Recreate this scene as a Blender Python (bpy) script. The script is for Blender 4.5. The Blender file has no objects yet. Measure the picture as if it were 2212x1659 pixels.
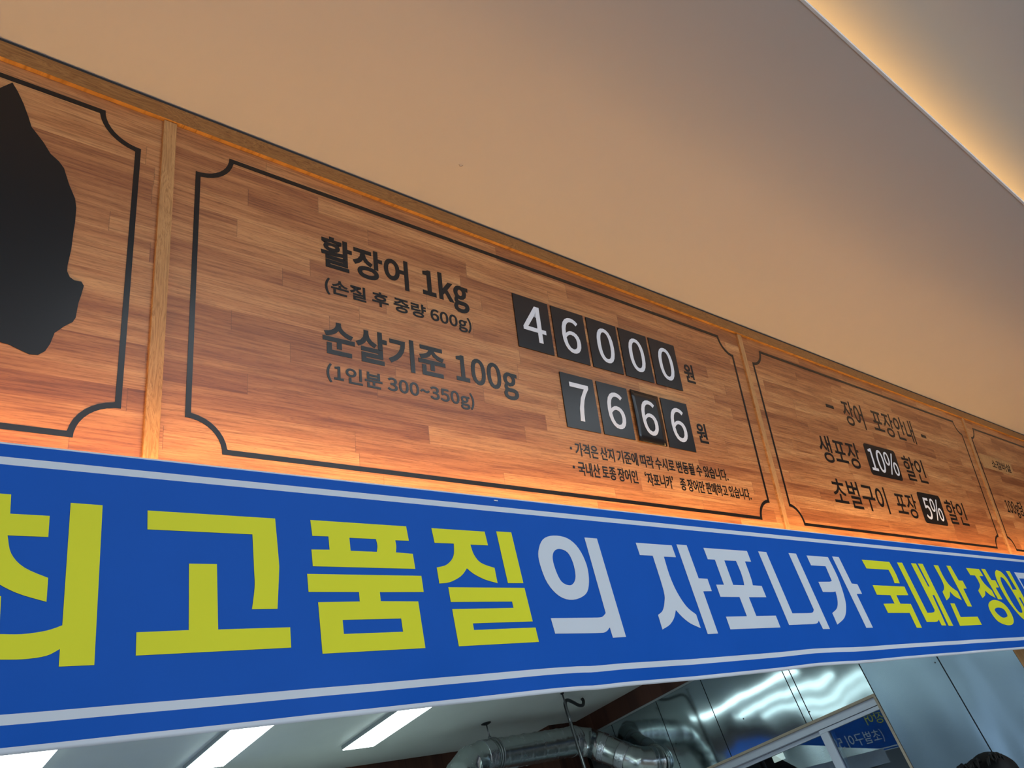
import bpy, bmesh, math, random
from mathutils import Vector, Matrix, Euler

random.seed(7)
C = bpy.context.scene.collection
scene = bpy.context.scene

# ------------------------------------------------------------------ camera
CAM = Vector((0, 0, 1.55))
F_PX = 1736.565
ROWS = ((0.75106479, -0.59886013, -0.27797163),      # image right, in world axes
        (0.17440556, 0.58602764, -0.79129913),       # image down
        (0.63677655, 0.54583712, 0.54458926))        # viewing direction
cam_data = bpy.data.cameras.new('camera')
cam_data.sensor_fit = 'HORIZONTAL'
cam_data.sensor_width = 36.0
cam_data.lens = F_PX / 2212 * 36.0
cam_data.clip_start = 0.02
cam = bpy.data.objects.new('camera', cam_data)
C.objects.link(cam)
cam.matrix_world = Matrix(((ROWS[0][0], -ROWS[1][0], -ROWS[2][0], CAM.x),
                           (ROWS[0][1], -ROWS[1][1], -ROWS[2][1], CAM.y),
                           (ROWS[0][2], -ROWS[1][2], -ROWS[2][2], CAM.z),
                           (0, 0, 0, 1)))
scene.camera = cam

# ------------------------------------------------------------------ colour management, world
vs = scene.view_settings
scene.display_settings.display_device = 'sRGB'
vs.view_transform = 'Standard'
vs.look = 'None'
vs.exposure = 0.0
vs.gamma = 1.0
vs.use_curve_mapping = False
scene.cycles.max_bounces = 10
scene.cycles.diffuse_bounces = 6
scene.cycles.glossy_bounces = 5
scene.cycles.use_denoising = True
scene.cycles.sample_clamp_indirect = 6.0

world = bpy.data.worlds.new('world')
scene.world = world
world.use_nodes = True
wb = world.node_tree.nodes['Background']
wb.inputs[0].default_value = (0.75, 0.87, 1.0, 1)
wb.inputs[1].default_value = 1.2


def area_lamp(name, loc, rot, sx, sy, power, color):
    d = bpy.data.lights.new(name, 'AREA')
    d.shape = 'RECTANGLE'
    d.size, d.size_y = sx, sy
    d.energy = power
    d.color = color
    o = bpy.data.objects.new(name, d)
    C.objects.link(o)
    o.location = loc
    o.rotation_euler = rot
    return o


# daylight through the two shop windows at the far end of the dining room and the one on its left
DAY = (0.70, 0.84, 1.0)
area_lamp('daylight_rear', (2.6, -6.35, 1.75), (math.radians(90), 0, 0), 6.8, 2.2, 245, DAY)
area_lamp('daylight_side', (-5.35, -3.0, 1.75), (math.radians(90), 0, math.radians(-90)), 3.6, 2.2, 80, DAY)
# cool light through an unseen window added to brighten steel and kitchen ceiling
area_lamp('daylight_kitchen_added', (-3.15, 2.6, 1.55), (math.radians(90), 0, math.radians(-90)), 1.9, 1.3, 20, DAY)

# ------------------------------------------------------------------ the leaning sign face: local axes u (right), v (up), h (towards the viewer)
TILT = math.radians(14.717)
D_SIGN = 1.5
SX = Vector((1, 0, 0))
SV = Vector((0, -math.sin(TILT), math.cos(TILT)))
SN = Vector((0, -math.cos(TILT), -math.sin(TILT)))


def sign_matrix(u=0.0, v=0.0, h=0.0):
    o = CAM + SX * u + SV * v - SN * (D_SIGN - h)
    return Matrix(((SX.x, SV.x, SN.x, o.x), (SX.y, SV.y, SN.y, o.y), (SX.z, SV.z, SN.z, o.z), (0, 0, 0, 1)))


Z_SOFFIT = CAM.z + 1.717
Y_LIP = 0.108
Z_RAISED = Z_SOFFIT + 0.15
Z_KITCHEN = CAM.z + 1.18
X_STEEL = 4.8
Y_BACK = 5.02

# ------------------------------------------------------------------ node helpers and materials
class NT:
    def __init__(self, name):
        self.m = bpy.data.materials.new(name)
        self.m.use_nodes = True
        self.t = self.m.node_tree
        self.b = self.t.nodes['Principled BSDF']

    def n(self, typ, **kw):
        nd = self.t.nodes.new(typ)
        for k, v in kw.items():
            setattr(nd, k, v)
        return nd

    def put(self, sock, val):
        if val is None:
            return
        if isinstance(val, bpy.types.NodeSocket):
            self.t.links.new(val, sock)
        else:
            sock.default_value = val

    def math(self, op, a, b=None, c=None):
        nd = self.n('ShaderNodeMath', operation=op)
        self.put(nd.inputs[0], a)
        self.put(nd.inputs[1], b)
        self.put(nd.inputs[2], c)
        return nd.outputs[0]

    def xyz(self, x, y, z):
        nd = self.n('ShaderNodeCombineXYZ')
        for s, v in zip(nd.inputs, (x, y, z)):
            self.put(s, v)
        return nd.outputs[0]

    def noise(self, vec, scale=1.0, detail=3.0, rough=0.5, dist=0.0):
        nd = self.n('ShaderNodeTexNoise')
        self.put(nd.inputs['Vector'], vec)
        nd.inputs['Scale'].default_value = scale
        nd.inputs['Detail'].default_value = detail
        nd.inputs['Roughness'].default_value = rough
        nd.inputs['Distortion'].default_value = dist
        return nd.outputs['Fac']

    def ramp(self, fac, stops):
        nd = self.n('ShaderNodeValToRGB')
        els = nd.color_ramp.elements
        while len(els) < len(stops):
            els.new(0.5)
        for e, (p, c) in zip(els, stops):
            e.position = p
            e.color = (*c, 1) if len(c) == 3 else c
        self.put(nd.inputs[0], fac)
        return nd.outputs[0]

    def mix(self, fac, a, b, blend='MIX'):
        nd = self.n('ShaderNodeMix', data_type='RGBA', blend_type=blend)
        self.put(nd.inputs[0], fac)
        self.put(nd.inputs[6], (*a, 1) if isinstance(a, tuple) and len(a) == 3 else a)
        self.put(nd.inputs[7], (*b, 1) if isinstance(b, tuple) and len(b) == 3 else b)
        return nd.outputs[2]

    def bump(self, height, strength=0.2, dist=0.001):
        nd = self.n('ShaderNodeBump')
        nd.inputs['Strength'].default_value = strength
        nd.inputs['Distance'].default_value = dist
        self.put(nd.inputs['Height'], height)
        self.t.links.new(nd.outputs[0], self.b.inputs['Normal'])

    def obj(self):
        nd = self.n('ShaderNodeTexCoord')
        sp = self.n('ShaderNodeSeparateXYZ')
        self.t.links.new(nd.outputs['Object'], sp.inputs[0])
        return nd.outputs['Object'], sp.outputs

    def set(self, color=None, rough=None, metal=None, spec=None):
        if color is not None:
            self.put(self.b.inputs['Base Color'], (*color, 1) if isinstance(color, tuple) and len(color) == 3 else color)
        if rough is not None:
            self.put(self.b.inputs['Roughness'], rough)
        if metal is not None:
            self.put(self.b.inputs['Metallic'], metal)
        if spec is not None:
            self.put(self.b.inputs['Specular IOR Level'], spec)
        return self.m


def plain(name, color, rough=0.5, metal=0.0, spec=0.5, mottle=0.04, scale=6.0):
    k = NT(name)
    vec, _ = k.obj()
    f = k.noise(vec, scale, 4)
    c = k.mix(f, tuple(max(0, x * (1 - mottle)) for x in color), tuple(min(1, x * (1 + mottle)) for x in color))
    return k.set(c, rough, metal, spec)


def glow(name, color, strength):
    k = NT(name)
    k.b.inputs['Base Color'].default_value = (0.8, 0.8, 0.8, 1)
    k.b.inputs['Emission Color'].default_value = (*color, 1)
    k.b.inputs['Emission Strength'].default_value = strength
    return k.m


def wood(name, stops, stave=None, seed=0.0, rough=0.36, along='x', dark=0.62, spec=0.4):
    """laminated hardwood: staves (height, length) glued side by side, long grain along one local axis"""
    k = NT(name)
    vec, s = k.obj()
    a, b = (s[0], s[1]) if along == 'x' else (s[1], s[0])
    if stave:
        sh, sl = stave
        # slightly irregular stave heights
        row = k.math('FLOOR', k.math('MULTIPLY_ADD', b, 1.0 / sh, seed))
        wn = k.n('ShaderNodeTexWhiteNoise', noise_dimensions='1D')
        k.put(wn.inputs['W'], k.math('ADD', row, seed * 3.1 + 0.37))
        ln = k.math('MULTIPLY_ADD', wn.outputs[0], 1.3, 0.5)
        xx = k.math('ADD', k.math('DIVIDE', a, k.math('MULTIPLY', ln, sl)), k.math('MULTIPLY', wn.outputs[0], 23.7))
        col = k.math('FLOOR', xx)
        idv = k.n('ShaderNodeTexWhiteNoise', noise_dimensions='3D')
        k.put(idv.inputs['Vector'], k.xyz(row, col, seed + 0.5))
        t = idv.outputs[0]
    else:
        t = k.noise(k.xyz(a, k.math('MULTIPLY', b, 4.0), seed), 3.0, 2)
    off = k.math('MULTIPLY', t, 41.0)
    broad = k.noise(k.xyz(k.math('MULTIPLY_ADD', a, 2.2, off), k.math('MULTIPLY', b, 34.0), off), 1.0, 4, 0.55, 0.35)
    streak = k.noise(k.xyz(k.math('MULTIPLY_ADD', a, 9.0, off), k.math('MULTIPLY', b, 260.0), off), 1.0, 3, 0.6)
    pore = k.noise(k.xyz(k.math('MULTIPLY_ADD', a, 55.0, off), k.math('MULTIPLY', b, 900.0), off), 1.0, 2, 0.5)
    wide = k.noise(k.xyz(k.math('MULTIPLY', a, 0.7), k.math('MULTIPLY', b, 7.0), seed), 1.0, 2)
    tone = k.math('MULTIPLY_ADD', k.math('SUBTRACT', broad, 0.5), 1.15, k.math('MULTIPLY_ADD', k.math('SUBTRACT', t, 0.5), 0.36, 0.5))
    tone = k.math('MULTIPLY_ADD', k.math('SUBTRACT', wide, 0.5), 0.6, tone)
    base = k.ramp(tone, stops)
    dk = k.ramp(streak, [(0.34, (0.42, 0.33, 0.28)), (0.56, (1, 1, 1))])
    c = k.mix(dark, base, dk, 'MULTIPLY')
    pk = k.ramp(pore, [(0.30, (0.45, 0.38, 0.33)), (0.45, (1, 1, 1))])
    c = k.mix(0.55, c, pk, 'MULTIPLY')
    if stave:
        fx = k.math('FRACT', xx)
        edge = k.math('LESS_THAN', k.math('MULTIPLY', k.math('MULTIPLY', fx, ln), sl), 0.0014)
        c = k.mix(k.math('MULTIPLY', edge, 0.5), c, (0.10, 0.045, 0.02))
    k.set(c, k.math('MULTIPLY_ADD', pore, 0.12, rough - 0.05), 0.0, spec)
    k.bump(k.math('ADD', k.math('MULTIPLY', pore, 0.5), streak), 0.25, 0.0004)
    return k.m


BOARD_STOPS = [(0.0, (0.21, 0.062, 0.019)), (0.3, (0.335, 0.116, 0.037)), (0.55, (0.475, 0.190, 0.062)), (0.8, (0.59, 0.275, 0.098)), (1.0, (0.70, 0.35, 0.130))]
PALE_STOPS = [(0.0, (0.38, 0.175, 0.058)), (0.5, (0.52, 0.26, 0.092)), (1.0, (0.62, 0.35, 0.14))]
RAIL_STOPS = [(0.0, (0.24, 0.098, 0.026)), (0.5, (0.33, 0.145, 0.040)), (1.0, (0.42, 0.20, 0.062))]
LIT_RAIL_STOPS = [(0.0, (0.55, 0.26, 0.06)), (0.5, (0.68, 0.34, 0.085)), (1.0, (0.76, 0.42, 0.12))]
DARK_STOPS = [(0.0, (0.035, 0.012, 0.008)), (0.5, (0.085, 0.030, 0.018)), (1.0, (0.16, 0.065, 0.04))]
M_BOARD = [wood('laminated_wood', BOARD_STOPS, (0.048, 0.56), sd) for sd in (1.3, 4.7, 9.2, 12.9)]
M_TRIM = wood('rail_wood', RAIL_STOPS, None, 2.0, 0.42, 'x', 0.5, 0.25)
M_LIT_RAIL = wood('lit_underside_wood', LIT_RAIL_STOPS, None, 7.0, 0.5, 'x', 0.4, 0.2)  # strip-light glow on the rail underside, painted in as brighter orange wood
M_BATTEN = wood('pale_wood_upright', PALE_STOPS, None, 5.0, 0.42, 'y', 0.5, 0.25)
M_DARKWOOD = wood('dark_red_wood', DARK_STOPS, (0.05, 0.3), 3.0, 0.4, 'y', 0.5)
M_DARKWOODX = wood('dark_wood_beam', DARK_STOPS, (0.05, 0.3), 6.0, 0.4, 'x', 0.5)
M_BLACK = plain('black_vinyl', (0.007, 0.006, 0.006), 0.26, 0, 0.36)
M_CARD = plain('black_card', (0.010, 0.010, 0.012), 0.26, 0, 0.38)
M_WHITE = plain('white_vinyl', (0.72, 0.72, 0.74), 0.35)
M_CEIL = plain('ceiling_paint', (0.66, 0.605, 0.545), 0.75, 0, 0.3, 0.02, 3)
M_LIP = plain('lip_bead', (0.88, 0.86, 0.82), 0.5)
M_WALL = plain('wall_paint', (0.40, 0.33, 0.27), 0.8)
M_BROWNWALL = plain('brown_wall_paint', (0.20, 0.11, 0.06), 0.8)
M_KWALL = plain('kitchen_wall_paint', (0.45, 0.46, 0.44), 0.6)
M_KCEIL = plain('kitchen_ceiling_board', (0.76, 0.79, 0.75), 0.45)
M_FLOOR = wood('floor_boards', [(0.0, (0.11, 0.062, 0.035)), (0.5, (0.17, 0.10, 0.058)), (1.0, (0.23, 0.14, 0.08))], (0.12, 0.9), 8.0, 0.4)
M_KFLOOR = plain('kitchen_floor', (0.42, 0.43, 0.42), 0.5)
M_BLUE = plain('blue_banner_print', (0.006, 0.095, 0.46), 0.55, 0, 0.12, 0.05, 9)
M_STRIPE = plain('white_banner_print', (0.66, 0.70, 0.74), 0.55, 0, 0.12)
M_YELLOW = plain('yellow_banner_print', (0.78, 0.76, 0.03), 0.55, 0, 0.12)
M_RUBBER_SHADE = plain('black_rubber_and_gap_shade', (0.008, 0.008, 0.009), 0.5)
M_ROD = plain('zinc_rod', (0.30, 0.31, 0.32), 0.35, 0.9)
M_DARKMETAL = plain('dark_metal', (0.03, 0.032, 0.035), 0.4, 0.6)
M_ALU = plain('painted_aluminium', (0.55, 0.58, 0.66), 0.4, 0.2)
M_CASING = plain('beige_casing', (0.42, 0.34, 0.25), 0.6)
M_LED = glow('warm_led', (1.0, 0.53, 0.17), 84.0)
M_COVE = glow('warm_cove_led', (1.0, 0.61, 0.20), 15.5)
M_PANEL = glow('white_diffuser', (0.80, 1.0, 0.97), 8.0)
M_DINEPANEL = glow('dining_diffuser', (0.80, 0.92, 1.0), 6.5)
M_PANELFRAME = plain('panel_frame_paint', (0.35, 0.38, 0.38), 0.5)


def steel(name, rough, normal_tilt, wave, color=(0.56, 0.60, 0.60)):
    """brushed sheet, normals evenly tilted to shift its reflections (lean) and wavy"""
    k = NT(name)
    vec, s = k.obj()
    w1 = k.noise(k.xyz(s[0], k.math('MULTIPLY', s[1], 2.3), k.math('MULTIPLY', s[2], 1.3)), 1.0, 1, 0.3)
    w2 = k.noise(k.xyz(s[0], k.math('MULTIPLY', s[1], 6.5), k.math('MULTIPLY', s[2], 2.5)), 1.0, 1, 0.3)
    fine = k.noise(k.xyz(k.math('MULTIPLY', s[0], 60.0), k.math('MULTIPLY', s[1], 14.0), k.math('MULTIPLY', s[2], 500.0)), 1.0, 2)
    k.set(k.mix(fine, tuple(x * 0.94 for x in color), tuple(min(1, x * 1.05) for x in color)),
          k.math('MULTIPLY_ADD', fine, 0.05, rough - 0.025), 1.0)
    h = k.math('MULTIPLY_ADD', w1, wave, k.math('MULTIPLY', w2, wave * 0.12))
    k.bump(k.math('MULTIPLY_ADD', s[1], normal_tilt, h), 1.0, 1.0)  # constant bump slope shifts the reflected light streaks; the mesh stays flat
    return k.m


M_STEEL = steel('brushed_steel', 0.085, 0.105, 0.0135, (0.32, 0.39, 0.42))
M_STEEL_DULL = steel('dull_steel', 0.26, 0.03, 0.030, (0.20, 0.265, 0.325))
M_HOOD = steel('hood_steel', 0.28, 0.0, 0.004)


def galvanised():
    k = NT('galvanised_duct')
    vec, s = k.obj()
    f = k.noise(vec, 14, 3)
    k.set(k.mix(f, (0.44, 0.49, 0.48), (0.62, 0.67, 0.66)), k.math('MULTIPLY_ADD', f, 0.12, 0.2), 1.0)
    return k.m


M_DUCT = galvanised()


def foil():
    k = NT('foil_tape')
    vec, s = k.obj()
    f = k.noise(vec, 60, 4, 0.6, 0.5)
    k.set((0.55, 0.58, 0.60), 0.22, 1.0)
    k.bump(f, 0.9, 0.004)
    return k.m


M_FOIL = foil()


def window_glass():
    k = NT('window_glass')
    t = k.t
    t.nodes.remove(k.b)
    out = t.nodes['Material Output']
    fr = k.n('ShaderNodeFresnel')
    fr.inputs[0].default_value = 1.52
    f2 = k.math('MINIMUM', k.math('MULTIPLY', fr.outputs[0], 2.6), 1.0)
    tr = k.n('ShaderNodeBsdfTransparent')
    tr.inputs[0].default_value = (0.62, 0.78, 0.90, 1)
    gl = k.n('ShaderNodeBsdfGlossy')
    gl.inputs['Roughness'].default_value = 0.01
    mx = k.n('ShaderNodeMixShader')
    t.links.new(f2, mx.inputs[0])
    t.links.new(tr.outputs[0], mx.inputs[1])
    t.links.new(gl.outputs[0], mx.inputs[2])
    t.links.new(mx.outputs[0], out.inputs['Surface'])
    return k.m


M_GLASS = window_glass()
M_SKIN = plain('skin', (0.50, 0.30, 0.22), 0.5)
M_HAIR = plain('black_hair', (0.006, 0.006, 0.006), 0.6, 0, 0.2, 0.3, 60)
M_CLOTH = plain('dark_cloth', (0.03, 0.032, 0.04), 0.8)
M_TROUSER = plain('charcoal_cloth', (0.02, 0.02, 0.022), 0.8)
M_CREAM = glow('cream_lit_panel', (1.0, 0.84, 0.58), 1.1)


# ------------------------------------------------------------------ mesh helpers
def link(name, mesh, mats=None, parent=None):
    o = bpy.data.objects.new(name, mesh)
    C.objects.link(o)
    if mats is not None:
        for m in (mats if isinstance(mats, (list, tuple)) else [mats]):
            mesh.materials.append(m)
    if parent is not None:
        o.parent = parent
    return o


def tag(o, label=None, cat=None, group=None, kind=None):
    if label:
        o['label'] = label
    if cat:
        o['category'] = cat
    if group:
        o['group'] = group
    if kind:
        o['kind'] = kind
    return o


def empty(name, matrix=None, loc=None):
    o = bpy.data.objects.new(name, None)
    o.empty_display_size = 0.05
    C.objects.link(o)
    if matrix is not None:
        o.matrix_world = matrix
    if loc is not None:
        o.location = loc
    return o


def bm_box(bm, lo, hi, mat=0):
    x0, y0, z0 = lo
    x1, y1, z1 = hi
    v = [bm.verts.new(p) for p in ((x0, y0, z0), (x1, y0, z0), (x1, y1, z0), (x0, y1, z0), (x0, y0, z1), (x1, y0, z1), (x1, y1, z1), (x0, y1, z1))]
    for f in ((3, 2, 1, 0), (4, 5, 6, 7), (0, 1, 5, 4), (1, 2, 6, 5), (2, 3, 7, 6), (3, 0, 4, 7)):
        fc = bm.faces.new([v[i] for i in f])
        fc.material_index = mat


def finish(bm, name, mats, parent=None, smooth=False, bevel=0.0, recalc=True):
    if bevel:
        bmesh.ops.bevel(bm, geom=list(bm.edges), offset=bevel, segments=2, affect='EDGES', profile=0.6)
    if recalc:
        bmesh.ops.recalc_face_normals(bm, faces=bm.faces)
    me = bpy.data.meshes.new(name)
    bm.to_mesh(me)
    bm.free()
    if smooth:
        for p in me.polygons:
            p.use_smooth = True
    return link(name, me, mats, parent)


def box(name, lo, hi, mats, parent=None, bevel=0.0):
    bm = bmesh.new()
    bm_box(bm, lo, hi)
    return finish(bm, name, mats, parent, False, bevel)


def boxes(name, lst, mats, parent=None, bevel=0.0):
    bm = bmesh.new()
    for lo, hi in lst:
        bm_box(bm, lo, hi)
    return finish(bm, name, mats, parent, False, bevel)


def room(name, lo, hi, mats, label=None, cat=None):
    o = box(name, lo, hi, mats)
    return tag(o, label, cat, kind='structure')


def bm_tube(bm, pts, radii, seg=20, caps=True):
    """round tube through points, parallel-transported rings"""
    P = [Vector(p) for p in pts]
    if not isinstance(radii, (list, tuple)):
        radii = [radii] * len(P)
    rings = []
    ref = None
    for i, p in enumerate(P):
        d = (P[min(i + 1, len(P) - 1)] - P[max(i - 1, 0)]).normalized()
        if ref is None:
            ref = Vector((0, 0, 1)) if abs(d.z) < 0.9 else Vector((0, 1, 0))
        ref = (ref - d * ref.dot(d)).normalized()
        b = d.cross(ref)
        rings.append([bm.verts.new(p + (ref * math.cos(2 * math.pi * k / seg) + b * math.sin(2 * math.pi * k / seg)) * radii[i]) for k in range(seg)])
    for r0, r1 in zip(rings, rings[1:]):
        for k in range(seg):
            f = bm.faces.new((r0[k], r0[(k + 1) % seg], r1[(k + 1) % seg], r1[k]))
            f.smooth = True
    if caps:
        bm.faces.new(rings[0][::-1])
        bm.faces.new(rings[-1])


def tube(name, pts, radii, mats, parent=None, seg=20):
    bm = bmesh.new()
    bm_tube(bm, pts, radii, seg)
    return finish(bm, name, mats, parent)


def spline(pts, n=6):
    P = [Vector(p) for p in pts]
    out = []
    for i in range(len(P) - 1):
        a, b, c, d = P[max(i - 1, 0)], P[i], P[i + 1], P[min(i + 2, len(P) - 1)]
        for k in range(n):
            t = k / n
            out.append(0.5 * (2 * b + (c - a) * t + (2 * a - 5 * b + 4 * c - d) * t * t + (3 * b - a - 3 * c + d) * t ** 3))
    out.append(P[-1])
    return out


def contours_mesh(name, contours, mats, parent=None, offset=0.0, thick=0.0004, z=0.0006, warp=None):
    """flat cut-out shapes (outer outlines and holes) given as lists of (x, y) in metres"""
    cu = bpy.data.curves.new(name, 'CURVE')
    cu.dimensions = '2D'
    cu.fill_mode = 'BOTH'
    cu.extrude = thick
    cu.offset = offset
    for c in contours:
        sp = cu.splines.new('POLY')
        sp.points.add(len(c) - 1)
        for p, q in zip(sp.points, c):
            p.co = (q[0], q[1], 0, 1)
        sp.use_cyclic_u = True
    tmp = bpy.data.objects.new(name, cu)
    C.objects.link(tmp)
    bpy.context.view_layer.update()
    dg = bpy.context.evaluated_depsgraph_get()
    me = bpy.data.meshes.new_from_object(tmp.evaluated_get(dg))
    bpy.data.objects.remove(tmp)
    bpy.data.curves.remove(cu)
    me.name = name
    me.materials.clear()
    for v in me.vertices:
        v.co.z += z
        if warp:
            v.co = Vector(warp(v.co.x, v.co.y, v.co.z))
    return link(name, me, mats, parent)


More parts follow.
